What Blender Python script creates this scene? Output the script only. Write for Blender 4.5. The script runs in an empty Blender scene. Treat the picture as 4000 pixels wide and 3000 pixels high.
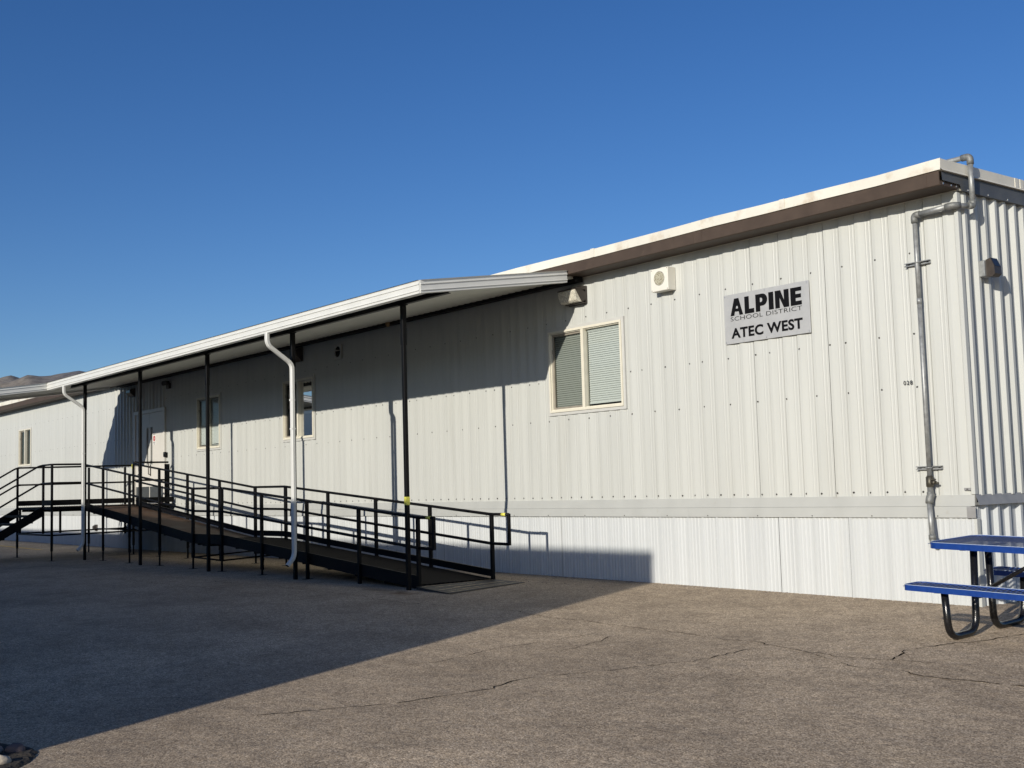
import bpy, math, random
from mathutils import Vector, Matrix
random.seed(7)
S = bpy.context.scene
COL = S.collection
R = math.radians

# ------------------------------------------------------------------ camera
cam_d = bpy.data.cameras.new("camera"); cam = bpy.data.objects.new("camera", cam_d); COL.objects.link(cam)
CX, CY, CZ = 6.276, -10.484, 1.25
AX = Vector((0.6180, 0.0855, 0.7815)).normalized()
AY = Vector((0.7857, -0.0313, -0.6178)); AY = (AY - AX * AY.dot(AX)).normalized()
AZ = AX.cross(AY)
cam.matrix_world = Matrix(((AX[0], AX[1], AX[2], CX), (AY[0], AY[1], AY[2], CY), (AZ[0], AZ[1], AZ[2], CZ), (0, 0, 0, 1)))
cam_d.sensor_width = 36; cam_d.lens = 41.707; cam_d.clip_end = 12000; cam_d.clip_start = 0.05
S.camera = cam
S.render.resolution_x = 1024; S.render.resolution_y = 768

# ------------------------------------------------------------------ world, sun, exposure
SUN_T = Vector((-0.345, 1.0, -0.325))          # direction the light travels
el = math.atan2(0.325, math.hypot(0.345, 1.0)); az = math.atan2(0.345, -1.0)   # azimuth clockwise from +Y
w = bpy.data.worlds.new("World"); S.world = w; w.use_nodes = True
nt = w.node_tree; bg = nt.nodes["Background"]
sky = nt.nodes.new("ShaderNodeTexSky"); sky.sky_type = 'NISHITA'; sky.sun_disc = False
sky.sun_elevation = el; sky.sun_rotation = az; sky.altitude = 1400; sky.air_density = 1.0; sky.dust_density = 1.5; sky.ozone_density = 3.3
hs = nt.nodes.new("ShaderNodeHueSaturation"); hs.inputs["Hue"].default_value = 0.511; hs.inputs["Saturation"].default_value = 1.22; hs.inputs["Value"].default_value = 1.06
nt.links.new(sky.outputs[0], hs.inputs["Color"]); nt.links.new(hs.outputs[0], bg.inputs[0]); bg.inputs[1].default_value = 0.098
sd = bpy.data.lights.new("sun", 'SUN'); sun = bpy.data.objects.new("sun", sd); COL.objects.link(sun)
sd.energy = 4.6; sd.angle = R(0.53); sd.color = (1.0, 0.935, 0.83)
sun.rotation_euler = SUN_T.to_track_quat('-Z', 'Y').to_euler(); sun.location = (5, -20, 12)
S.view_settings.view_transform = 'Standard'; S.view_settings.look = 'None'; S.view_settings.gamma = 1.0
S.view_settings.exposure = 0.0

# ------------------------------------------------------------------ materials
def mat(name, col, rough=0.6, metal=0.0, var=0.0, vscale=8.0, bump=0.0, bscale=60.0, streak=False, spec=0.5, dirt=None, dscale=1.5, dth=0.55, damt=0.6, coat=0.0):
    m = bpy.data.materials.new(name); m.use_nodes = True
    n = m.node_tree.nodes; l = m.node_tree.links; p = n["Principled BSDF"]
    p.inputs["Roughness"].default_value = rough; p.inputs["Metallic"].default_value = metal
    p.inputs["Base Color"].default_value = (*col, 1); p.inputs["Specular IOR Level"].default_value = spec
    p.inputs["Coat Weight"].default_value = coat
    tc = n.new("ShaderNodeTexCoord"); src = tc.outputs["Object"]
    mp = n.new("ShaderNodeMapping"); l.new(src, mp.inputs[0])
    if streak: mp.inputs["Scale"].default_value = (1, 1, 0.06)
    last = None
    if var > 0:
        no = n.new("ShaderNodeTexNoise"); no.inputs["Scale"].default_value = vscale; no.inputs["Detail"].default_value = 6; l.new(mp.outputs[0], no.inputs[0])
        mr = n.new("ShaderNodeMapRange"); mr.inputs[1].default_value = 0.3; mr.inputs[2].default_value = 0.7; mr.inputs[3].default_value = 1 - var; mr.inputs[4].default_value = 1 + var
        l.new(no.outputs[0], mr.inputs[0])
        mx = n.new("ShaderNodeVectorMath"); mx.operation = 'SCALE'; mx.inputs[0].default_value = col; l.new(mr.outputs[0], mx.inputs["Scale"])
        last = mx.outputs[0]
        rr = n.new("ShaderNodeMapRange"); rr.inputs[3].default_value = max(0.03, rough - 0.1); rr.inputs[4].default_value = min(1, rough + 0.12)
        l.new(no.outputs[0], rr.inputs[0]); l.new(rr.outputs[0], p.inputs["Roughness"])
    if dirt:
        n2 = n.new("ShaderNodeTexNoise"); n2.inputs["Scale"].default_value = dscale; n2.inputs["Detail"].default_value = 8; n2.inputs["Roughness"].default_value = 0.65; l.new(mp.outputs[0], n2.inputs[0])
        r2 = n.new("ShaderNodeMapRange"); r2.inputs[1].default_value = dth; r2.inputs[2].default_value = dth + 0.15; r2.inputs[3].default_value = 0; r2.inputs[4].default_value = damt
        l.new(n2.outputs[0], r2.inputs[0])
        mm = n.new("ShaderNodeMix"); mm.data_type = 'RGBA'; l.new(r2.outputs[0], mm.inputs[0])
        if last: l.new(last, mm.inputs[6])
        else: mm.inputs[6].default_value = (*col, 1)
        mm.inputs[7].default_value = (*dirt, 1); last = mm.outputs[2]
    if last: l.new(last, p.inputs["Base Color"])
    if bump > 0:
        nb = n.new("ShaderNodeTexNoise"); nb.inputs["Scale"].default_value = bscale; nb.inputs["Detail"].default_value = 4; l.new(src, nb.inputs[0])
        b = n.new("ShaderNodeBump"); b.inputs["Strength"].default_value = bump; b.inputs["Distance"].default_value = 0.02
        l.new(nb.outputs[0], b.inputs["Height"]); l.new(b.outputs[0], p.inputs["Normal"])
    return m

M = {}
M['siding'] = mat('painted_siding', (0.480, 0.490, 0.460), 0.42, 0, 0.05, 5.0, 0.10, 9, True, 0.35, (0.36, 0.355, 0.31), 1.6, 0.58, 0.35)
M['skirt'] = mat('skirting_paint', (0.50, 0.52, 0.52), 0.42, 0, 0.05, 6.0, 0.08, 9, True, 0.35, (0.48, 0.46, 0.40), 1.6, 0.60, 0.3)
M['trim'] = mat('trim_paint', (0.405, 0.415, 0.395), 0.5, 0, 0.05, 3.0, 0.12, 5, False, 0.3, (0.30, 0.27, 0.22), 7.0, 0.62, 0.5)
M['galv_trim'] = mat('grey_flashing', (0.27, 0.27, 0.265), 0.5, 0.1, 0.12, 9.0)
M['dark_flash'] = mat('dark_flashing', (0.085, 0.088, 0.088), 0.5, 0.1, 0.2, 4.0, 0.1, 6)
M['brown'] = mat('brown_gutter_paint', (0.066, 0.048, 0.037), 0.6, 0, 0.14, 6.0, 0.1, 12, False, 0.22, (0.20, 0.155, 0.12), 9, 0.62, 0.5)
M['roofedge'] = mat('white_roof_edge', (0.66, 0.635, 0.55), 0.5, 0, 0.06, 2.5, 0.25, 4, False, 0.3, (0.44, 0.35, 0.24), 2.6, 0.54, 0.65)
M['white'] = mat('white_enamel', (0.64, 0.64, 0.60), 0.35, 0, 0.04, 3.0, 0.0)
M['deck_under'] = mat('canopy_deck_paint', (0.62, 0.62, 0.56), 0.45, 0, 0.05, 3.0)
M['black'] = mat('black_painted_steel', (0.0045, 0.0045, 0.005), 0.5, 0, 0.25, 25.0, 0.06, 120, False, 0.16, (0.030, 0.012, 0.007), 6.0, 0.60, 0.6)
M['yellow'] = mat('yellow_tape', (0.72, 0.68, 0.10), 0.5)
M['cream'] = mat('cream_window_frame', (0.66, 0.63, 0.52), 0.4, 0, 0.04, 10)
M['bronze'] = mat('aged_frame', (0.30, 0.27, 0.22), 0.4, 0.2, 0.1, 10)
M['flange'] = mat('window_flange', (0.50, 0.50, 0.47), 0.45, 0, 0.04, 10)
M['blind'] = mat('blind_slat', (0.54, 0.55, 0.52), 0.55)
M['room'] = mat('dark_room', (0.05, 0.05, 0.045), 0.9)
M['door'] = mat('door_paint', (0.60, 0.58, 0.53), 0.4, 0, 0.04, 3, 0.05, 10)
M['kick'] = mat('kick_plate', (0.085, 0.09, 0.09), 0.4, 0.3, 0.15, 10)
M['darkglass'] = mat('dark_glass', (0.02, 0.022, 0.024), 0.08)
M['galv'] = mat('galvanised_pipe', (0.30, 0.31, 0.305), 0.48, 0.45, 0.22, 22, 0.05, 60, False, 0.5, (0.24, 0.23, 0.21), 9, 0.58, 0.6)
M['castiron'] = mat('dull_cast_fitting', (0.20, 0.205, 0.195), 0.55, 0.4, 0.2, 40, 0.2, 160)
M['brass'] = mat('weathered_brass', (0.085, 0.078, 0.060), 0.45, 0.6, 0.3, 60, 0.15, 120)
M['signgrey'] = mat('sign_grey', (0.42, 0.425, 0.42), 0.4, 0.15, 0.05, 14, 0, 0, False, 0.4, (0.33, 0.34, 0.34), 14, 0.6, 0.5)
M['ink'] = mat('black_ink', (0.005, 0.005, 0.006), 0.6, spec=0.12)
M['red'] = mat('red_print', (0.45, 0.03, 0.03), 0.5)
M['paper'] = mat('white_paper', (0.66, 0.65, 0.62), 0.5)
M['fixture'] = mat('bronze_fixture', (0.055, 0.045, 0.038), 0.42, 0.3, 0.15, 18)
M['alarm'] = mat('alarm_housing', (0.70, 0.68, 0.60), 0.45, 0, 0.03, 6, 0.0, 0, False, 0.4, (0.5, 0.45, 0.36), 8, 0.64, 0.4)
M['blue'] = mat('blue_coating', (0.008, 0.040, 0.200), 0.38, 0, 0.10, 30, 0.08, 140, False, 0.3, (0.012, 0.05, 0.23), 8, 0.55, 0.5, 0.2)
M['bluewear'] = mat('worn_edge_coating', (0.42, 0.50, 0.60), 0.4)
M['slatblue'] = mat('sunlit_blue_slats', (0.030, 0.125, 0.50), 0.55, 0, 0.15, 30, spec=0.12)  # coating colour lightened to stand for sun caught on the curved strands
M['tube'] = mat('black_tube_coating', (0.008, 0.008, 0.009), 0.22, 0, 0.2, 40, 0.1, 160, False, 0.5, (0.02, 0.018, 0.016), 30, 0.64, 0.5)
M['ply'] = mat('weathered_ply', (0.085, 0.047, 0.026), 0.6, 0, 0.28, 2.5, 0.2, 30, False, 0.35, (0.11, 0.10, 0.085), 2.4, 0.54, 0.7)
M['plate'] = mat('worn_steel_plate', (0.040, 0.036, 0.032), 0.6, 0.0, 0.25, 14, 0.15, 60)
M['worn'] = mat('bare_metal_wear', (0.62, 0.45, 0.25), 0.5, 0.0, 0.3, 20, 0.2, 60)
M['stainless'] = mat('bare_edge', (0.5, 0.5, 0.48), 0.3, 0.8)
M['yline'] = mat('yellow_road_paint', (0.60, 0.38, 0.05), 0.7, 0, 0.2, 20)
M['crack'] = mat('crack_void', (0.018, 0.015, 0.012), 1.0, spec=0.0)
M['screw'] = mat('screw_head', (0.035, 0.033, 0.03), 0.5, 0.4)
M['box_tan'] = mat('tan_nest', (0.30, 0.20, 0.10), 0.8, 0, 0.3, 60)

def glass_mat(name, tint=(0.86, 0.9, 0.9), rough=0.01, refl=1.0):
    m = bpy.data.materials.new(name); m.use_nodes = True; n = m.node_tree.nodes; l = m.node_tree.links
    n.clear(); o = n.new("ShaderNodeOutputMaterial"); mx = n.new("ShaderNodeMixShader")
    t = n.new("ShaderNodeBsdfTransparent"); t.inputs[0].default_value = (*tint, 1)
    g = n.new("ShaderNodeBsdfGlossy"); g.inputs["Roughness"].default_value = rough
    f = n.new("ShaderNodeFresnel"); f.inputs[0].default_value = 1.40 * refl
    l.new(f.outputs[0], mx.inputs[0]); l.new(t.outputs[0], mx.inputs[1]); l.new(g.outputs[0], mx.inputs[2]); l.new(mx.outputs[0], o.inputs[0])
    return m
M['glass'] = glass_mat('window_glass')
M['glass_screen'] = glass_mat('screened_glass', (0.60, 0.63, 0.61), 0.06, 0.9)
M['lens'] = mat('prismatic_lens', (0.60, 0.57, 0.47), 0.25, 0, 0.3, 40, 0.4, 80, False, 0.5, None, 1, 1, 1, 0.4)

def asphalt():
    m = bpy.data.materials.new('chip_seal_asphalt'); m.use_nodes = True
    n = m.node_tree.nodes; l = m.node_tree.links; p = n["Principled BSDF"]; p.inputs["Roughness"].default_value = 0.88; p.inputs["Specular IOR Level"].default_value = 0.25
    tc = n.new("ShaderNodeTexCoord"); o = tc.outputs["Object"]
    def noise(s, d=4, r=0.6):
        x = n.new("ShaderNodeTexNoise"); x.inputs["Scale"].default_value = s; x.inputs["Detail"].default_value = d; x.inputs["Roughness"].default_value = r; l.new(o, x.inputs[0]); return x.outputs[0]
    def ramp(src, *st):
        r = n.new("ShaderNodeValToRGB"); l.new(src, r.inputs[0]); e = r.color_ramp.elements
        while len(e) < len(st): e.new(0.5)
        for a, (q, c) in zip(e, st): a.position = q; a.color = (*c, 1)
        return r.outputs[0]
    def mix(a, b, f, mode='MIX'):
        x = n.new("ShaderNodeMix"); x.data_type = 'RGBA'; x.blend_type = mode
        if isinstance(f, float): x.inputs[0].default_value = f
        else: l.new(f, x.inputs[0])
        l.new(a, x.inputs[6])
        if isinstance(b, tuple): x.inputs[7].default_value = (*b, 1)
        else: l.new(b, x.inputs[7])
        return x.outputs[2]
    v = n.new("ShaderNodeTexVoronoi"); v.inputs["Scale"].default_value = 115; l.new(o, v.inputs[0])
    v2 = n.new("ShaderNodeTexVoronoi"); v2.inputs["Scale"].default_value = 24; l.new(o, v2.inputs[0])
    sep = n.new("ShaderNodeSeparateColor"); l.new(v.outputs["Color"], sep.inputs[0])
    sep2 = n.new("ShaderNodeSeparateColor"); l.new(v2.outputs["Color"], sep2.inputs[0])
    base = ramp(sep.outputs[0], (0.0, (0.19, 0.148, 0.103)), (0.25, (0.325, 0.255, 0.178)), (0.62, (0.455, 0.358, 0.252)), (1.0, (0.68, 0.56, 0.41)))
    big = ramp(sep2.outputs[1], (0.0, (0.86, 0.85, 0.84)), (0.5, (1.0, 1.0, 1.0)), (1.0, (1.12, 1.11, 1.09)))
    c = mix(base, big, 1.0, 'MULTIPLY')
    c = mix(c, ramp(noise(0.30, 6), (0.35, (0.82, 0.81, 0.80)), (0.62, (1.12, 1.11, 1.09))), 1.0, 'MULTIPLY')
    c = mix(c, ramp(noise(1.7, 8, 0.7), (0.32, (0.72, 0.71, 0.70)), (0.55, (1.0, 1.0, 1.0)), (0.75, (1.10, 1.10, 1.08))), 0.9, 'MULTIPLY')
    c = mix(c, (0.10, 0.09, 0.078), ramp(noise(0.65, 9, 0.72), (0.57, (0, 0, 0)), (0.70, (0.36, 0.36, 0.36))))
    # rust wash beside the ramp foot
    def blot(cx, cy, rx, ry, col, amt):
        nonlocal c
        mp = n.new("ShaderNodeMapping"); l.new(o, mp.inputs[0]); mp.inputs["Location"].default_value = (-cx / rx, -cy / ry, 0); mp.inputs["Scale"].default_value = (1 / rx, 1 / ry, 0)
        ln = n.new("ShaderNodeVectorMath"); ln.operation = 'LENGTH'; l.new(mp.outputs[0], ln.inputs[0])
        ad = n.new("ShaderNodeMath"); ad.operation = 'ADD'; l.new(ln.outputs["Value"], ad.inputs[0])
        nn = n.new("ShaderNodeMath"); nn.operation = 'MULTIPLY'; nn.inputs[1].default_value = 1.1; l.new(noise(5, 6), nn.inputs[0]); l.new(nn.outputs[0], ad.inputs[1])
        f = ramp(ad.outputs[0], (0.62, (amt,) * 3), (1.35, (0, 0, 0)))
        c = mix(c, col, f)
    blot(-6.2, -2.45, 0.85, 0.42, (0.13, 0.070, 0.035), 0.75)
    blot(-6.9, -2.4, 1.2, 0.3, (0.11, 0.075, 0.045), 0.5)
    l.new(c, p.inputs["Base Color"])
    b = n.new("ShaderNodeBump"); b.inputs["Strength"].default_value = 0.4; b.inputs["Distance"].default_value = 0.004
    inv = n.new("ShaderNodeMath"); inv.operation = 'SUBTRACT'; inv.inputs[0].default_value = 1.0; l.new(v.outputs["Distance"], inv.inputs[1])
    l.new(inv.outputs[0], b.inputs["Height"])
    b2 = n.new("ShaderNodeBump"); b2.inputs["Strength"].default_value = 0.35; b2.inputs["Distance"].default_value = 0.05
    l.new(noise(3.5, 5), b2.inputs["Height"]); l.new(b.outputs[0], b2.inputs["Normal"]); l.new(b2.outputs[0], p.inputs["Normal"])
    return m
M['asphalt'] = asphalt()

def mesh_deck():
    # expanded-metal ramp surface: dark strands over holes, as colour + bump
    m = bpy.data.materials.new('expanded_metal_deck'); m.use_nodes = True
    n = m.node_tree.nodes; l = m.node_tree.links; p = n["Principled BSDF"]; p.inputs["Roughness"].default_value = 0.8; p.inputs["Specular IOR Level"].default_value = 0.08
    tc = n.new("ShaderNodeTexCoord"); o = tc.outputs["Object"]
    def wave(rot):
        mp = n.new("ShaderNodeMapping"); mp.inputs["Rotation"].default_value = (0, 0, rot); l.new(o, mp.inputs[0])
        x = n.new("ShaderNodeTexWave"); x.inputs["Scale"].default_value = 8.5; x.inputs["Distortion"].default_value = 0.3; l.new(mp.outputs[0], x.inputs[0]); return x.outputs["Fac"]
    mx = n.new("ShaderNodeMath"); mx.operation = 'MAXIMUM'; l.new(wave(0.55), mx.inputs[0]); l.new(wave(-0.55), mx.inputs[1])
    r = n.new("ShaderNodeValToRGB"); l.new(mx.outputs[0], r.inputs[0]); e = r.color_ramp.elements
    e[0].position = 0.72; e[0].color = (0.003, 0.003, 0.003, 1); e[1].position = 0.86; e[1].color = (0.020, 0.016, 0.014, 1)
    l.new(r.outputs[0], p.inputs["Base Color"])
    b = n.new("ShaderNodeBump"); b.inputs["Strength"].default_value = 0.9; b.inputs["Distance"].default_value = 0.006; l.new(mx.outputs[0], b.inputs["Height"]); l.new(b.outputs[0], p.inputs["Normal"])
    return m
M['meshdeck'] = mesh_deck()

def grille_mat():
    m = bpy.data.materials.new('speaker_grille'); m.use_nodes = True
    n = m.node_tree.nodes; l = m.node_tree.links; p = n["Principled BSDF"]; p.inputs["Roughness"].default_value = 0.5
    tc = n.new("ShaderNodeTexCoord"); v = n.new("ShaderNodeTexVoronoi"); v.inputs["Scale"].default_value = 75; l.new(tc.outputs["Object"], v.inputs[0])
    r = n.new("ShaderNodeValToRGB"); l.new(v.outputs["Distance"], r.inputs[0]); e = r.color_ramp.elements
    e[0].position = 0.25; e[0].color = (0.10, 0.075, 0.04, 1); e[1].position = 0.5; e[1].color = (0.42, 0.40, 0.30, 1)
    l.new(r.outputs[0], p.inputs["Base Color"]); return m
M['grille'] = grille_mat()

def hill_mat():
    m = bpy.data.materials.new('dry_hillside'); m.use_nodes = True
    n = m.node_tree.nodes; l = m.node_tree.links; p = n["Principled BSDF"]; p.inputs["Roughness"].default_value = 0.95; p.inputs["Specular IOR Level"].default_value = 0.1
    tc = n.new("ShaderNodeTexCoord"); o = tc.outputs["Object"]
    a = n.new("ShaderNodeTexNoise"); a.inputs["Scale"].default_value = 0.005; a.inputs["Detail"].default_value = 8; l.new(o, a.inputs[0])
    v = n.new("ShaderNodeTexNoise"); v.inputs["Scale"].default_value = 0.06; v.inputs["Detail"].default_value = 5; v.inputs["Roughness"].default_value = 0.8; l.new(o, v.inputs[0])
    r = n.new("ShaderNodeValToRGB"); l.new(a.outputs[0], r.inputs[0]); e = r.color_ramp.elements
    e[0].position = 0.38; e[0].color = (0.17, 0.165, 0.168, 1); e[1].position = 0.62; e[1].color = (0.26, 0.228, 0.185, 1)  # slope tones greyed and lightened, distance haze put into the colour
    r2 = n.new("ShaderNodeValToRGB"); l.new(v.outputs[0], r2.inputs[0]); e = r2.color_ramp.elements
    e[0].position = 0.42; e[0].color = (0.30, 0.32, 0.36, 1); e[1].position = 0.56; e[1].color = (1, 1, 1, 1)
    mx = n.new("ShaderNodeMix"); mx.data_type = 'RGBA'; mx.blend_type = 'MULTIPLY'; mx.inputs[0].default_value = 0.55
    l.new(r.outputs[0], mx.inputs[6]); l.new(r2.outputs[0], mx.inputs[7]); l.new(mx.outputs[2], p.inputs["Base Color"])
    return m
M['hill'] = hill_mat()
M['soil'] = mat('bed_soil', (0.030, 0.024, 0.018), 0.95, 0, 0.5, 25, 0.8, 40)
M['rock1'] = mat('grey_cobble', (0.24, 0.20, 0.175), 0.8, 0, 0.2, 14, 0.3, 30)
M['rock2'] = mat('pale_cobble', (0.42, 0.36, 0.28), 0.75, 0, 0.15, 20, 0.3, 30)
M['rock3'] = mat('mauve_cobble', (0.13, 0.095, 0.09), 0.8, 0, 0.25, 18, 0.3, 30)

# ------------------------------------------------------------------ mesh builder
class MB:
    def __init__(s): s.v = []; s.f = []; s.m = []; s.k = 0; s.sm = []
    def slot(s, k): s.k = k; return s
    def add(s, vs, fs, smooth=False):
        b = len(s.v); s.v += [tuple(q) for q in vs]
        for f in fs: s.f.append(tuple(b + i for i in f)); s.m.append(s.k); s.sm.append(smooth)
        return s
    def box(s, x0, x1, y0, y1, z0, z1, bev=0.0):
        if bev <= 0:
            vs = [(x, y, z) for x in (x0, x1) for y in (y0, y1) for z in (z0, z1)]
            return s.add(vs, [(0, 1, 3, 2), (4, 6, 7, 5), (0, 4, 5, 1), (2, 3, 7, 6), (0, 2, 6, 4), (1, 5, 7, 3)])
        b = bev; vs = []; idx = {}
        X = (x0, x1); Y = (y0, y1); Z = (z0, z1)
        for i in (0, 1):
            for j in (0, 1):
                for k in (0, 1):
                    sx = b if i == 0 else -b; sy = b if j == 0 else -b; sz = b if k == 0 else -b
                    idx[i, j, k, 'x'] = len(vs); vs.append((X[i], Y[j] + sy, Z[k] + sz))
                    idx[i, j, k, 'y'] = len(vs); vs.append((X[i] + sx, Y[j], Z[k] + sz))
                    idx[i, j, k, 'z'] = len(vs); vs.append((X[i] + sx, Y[j] + sy, Z[k]))
        fs = []
        for i in (0, 1):
            fs.append([idx[i, 0, 0, 'x'], idx[i, 0, 1, 'x'], idx[i, 1, 1, 'x'], idx[i, 1, 0, 'x']])
            fs.append([idx[0, i, 0, 'y'], idx[1, i, 0, 'y'], idx[1, i, 1, 'y'], idx[0, i, 1, 'y']])
            fs.append([idx[0, 0, i, 'z'], idx[0, 1, i, 'z'], idx[1, 1, i, 'z'], idx[1, 0, i, 'z']])
            for j in (0, 1):
                fs.append([idx[i, j, 0, 'x'], idx[i, j, 1, 'x'], idx[i, j, 1, 'y'], idx[i, j, 0, 'y']])
                fs.append([idx[i, 0, j, 'x'], idx[i, 1, j, 'x'], idx[i, 1, j, 'z'], idx[i, 0, j, 'z']])
                fs.append([idx[0, i, j, 'y'], idx[1, i, j, 'y'], idx[1, i, j, 'z'], idx[0, i, j, 'z']])
                for k in (0, 1): fs.append([idx[i, j, k, 'x'], idx[i, j, k, 'y'], idx[i, j, k, 'z']])
        return s.add(vs, fs)
    def ring(s, x0, x1, z0, z1, wd, y0, y1):           # rectangular frame in an XZ plane, mitre-free
        s.box(x0, x1, y0, y1, z0, z0 + wd); s.box(x0, x1, y0, y1, z1 - wd, z1)
        s.box(x0, x0 + wd, y0, y1, z0 + wd, z1 - wd); s.box(x1 - wd, x1, y0, y1, z0 + wd, z1 - wd); return s
    def bar(s, a, b, wx, wz=None, up=(0, 0, 1)):        # rectangular bar from a to b
        a = Vector(a); b = Vector(b); wz = wz or wx; d = (b - a).normalized(); u = Vector(up)
        if abs(d.dot(u)) > 0.98: u = Vector((0, 1, 0))
        sd_ = d.cross(u).normalized(); u = sd_.cross(d).normalized(); vs = []
        for q in (a, b):
            for (i, j) in ((-1, -1), (1, -1), (1, 1), (-1, 1)): vs.append(q + sd_ * (i * wx / 2) + u * (j * wz / 2))
        return s.add(vs, [(0, 3, 2, 1), (4, 5, 6, 7), (0, 1, 5, 4), (1, 2, 6, 5), (2, 3, 7, 6), (3, 0, 4, 7)])
    def tube(s, pts, r, seg=10, caps=True, smooth=True):
        pts = [Vector(p) for p in pts]; n = len(pts); rs = r if isinstance(r, (list, tuple)) else [r] * n
        vs = []; fs = []; t0 = (pts[1] - pts[0]).normalized(); u = t0.orthogonal().normalized()
        for i, p in enumerate(pts):
            t = (pts[min(i + 1, n - 1)] - pts[max(i - 1, 0)]).normalized()
            u = (u - t * u.dot(t)).normalized(); v = t.cross(u)
            for k in range(seg):
                a = 2 * math.pi * k / seg; vs.append(p + (u * math.cos(a) + v * math.sin(a)) * rs[i])
        for i in range(n - 1):
            for k in range(seg): fs.append((i * seg + k, i * seg + (k + 1) % seg, (i + 1) * seg + (k + 1) % seg, (i + 1) * seg + k))
        s.add(vs, fs, smooth)
        if caps: b = len(s.v) - len(vs); s.f += [tuple(b + k for k in range(seg))[::-1], tuple(b + (n - 1) * seg + k for k in range(seg))]; s.m += [s.k] * 2; s.sm += [False] * 2
        return s
    def poly(s, pts2, f, th=None):                      # polygon given by f(u,v)->xyz ; th = offset vector
        a = [f(*q) for q in pts2]
        if th is None: return s.add(a, [tuple(range(len(a)))])
        b = [tuple(Vector(q) + Vector(th)) for q in a]; n = len(a)
        return s.add(a + b, [tuple(range(n))[::-1], tuple(range(n, 2 * n))] + [(i, (i + 1) % n, n + (i + 1) % n, n + i) for i in range(n)])
    def extrude(s, prof, a, b, smooth=False):           # profile list of xyz, swept by vector a->b (prof already at a)
        d = Vector(b) - Vector(a); n = len(prof); p2 = [tuple(Vector(q) + d) for q in prof]
        return s.add(list(prof) + p2, [(i, (i + 1) % n, n + (i + 1) % n, n + i) for i in range(n)] + [tuple(range(n))[::-1], tuple(range(n, 2 * n))], smooth)
    def build(s, name, mats, parent=None, origin=None):
        me = bpy.data.meshes.new(name); o = Vector(origin or (0, 0, 0))
        me.from_pydata([tuple(Vector(q) - o) for q in s.v], [], s.f)
        for q in (mats if isinstance(mats, (list, tuple)) else [mats]): me.materials.append(M[q] if isinstance(q, str) else q)
        me.polygons.foreach_set('material_index', s.m); me.polygons.foreach_set('use_smooth', s.sm); me.update()
        import bmesh
        bm = bmesh.new(); bm.from_mesh(me); bmesh.ops.recalc_face_normals(bm, faces=bm.faces); bm.to_mesh(me); bm.free()
        ob = bpy.data.objects.new(name, me); COL.objects.link(ob); ob.location = o
        if parent is not None:
            ob.parent = parent; ob.location = o - world_loc(parent)
        return ob
def world_loc(o):
    v = Vector(o.location)
    while o.parent: o = o.parent; v += Vector(o.location)
    return v
def tag(o, label=None, cat=None, group=None, kind=None):
    if label: o['label'] = label
    if cat: o['category'] = cat
    if group: o['group'] = group
    if kind: o['kind'] = kind
    return o
def thing(name, loc, label, cat, group=None):
    o = bpy.data.objects.new(name, None); o.empty_display_size = 0.2; COL.objects.link(o); o.location = loc
    return tag(o, label, cat, group)
def bend(pts, r=0.08, n=5):                             # round the corners of a polyline
    P = [Vector(p) for p in pts]; out = [P[0]]
    for i in range(1, len(P) - 1):
        a, b, c = P[i - 1], P[i], P[i + 1]; d1 = (a - b).normalized(); d2 = (c - b).normalized()
        q = min(r, (a - b).length * 0.49, (c - b).length * 0.49); s0 = b + d1 * q; s1 = b + d2 * q
        for k in range(n + 1):
            t = k / n; out.append(s0 * (1 - t) ** 2 + b * 2 * t * (1 - t) + s1 * t * t)
    out.append(P[-1]); return out

# ------------------------------------------------------------------ ground
def lerp(x, xs, ys):
    if x <= xs[0]: return ys[0]
    for i in range(1, len(xs)):
        if x <= xs[i]: t = (x - xs[i - 1]) / (xs[i] - xs[i - 1]); return ys[i - 1] * (1 - t) + ys[i] * t
    return ys[-1]
def gz(x, y):
    f = lerp(x, [-60, -33, -22, -7.5, -4.5, 0, 2, 8], [.07, .068, .044, .038, .029, 0, -.05, -.2])
    sl = lerp(x, [-60, -6.5, -3, 10], [.017, .018, .036, .037])
    return f + sl * max(-16, min(0, y))
def axis(lo, hi, a, b, st):
    v = []; q = a
    while q <= b + 1e-6: v.append(round(q, 3)); q += st
    d = st; q = a
    while q > lo: d *= 1.5; q = max(lo, q - d); v.insert(0, q)
    d = st; q = b
    while q < hi: d *= 1.5; q = min(hi, q + d); v.append(q)
    return v
gx = axis(-5000, 3000, -34, 9, 0.5); gy = axis(-3000, 5000, -16, 1, 0.5)
g = MB()
g.add([(x, y, gz(x, y)) for y in gy for x in gx], [(j * len(gx) + i, j * len(gx) + i + 1, (j + 1) * len(gx) + i + 1, (j + 1) * len(gx) + i) for j in range(len(gy) - 1) for i in range(len(gx) - 1)], True)
ground = tag(g.build('ground', 'asphalt'), 'weathered tan and grey chip sealed asphalt lot', None, None, 'structure')

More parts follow.
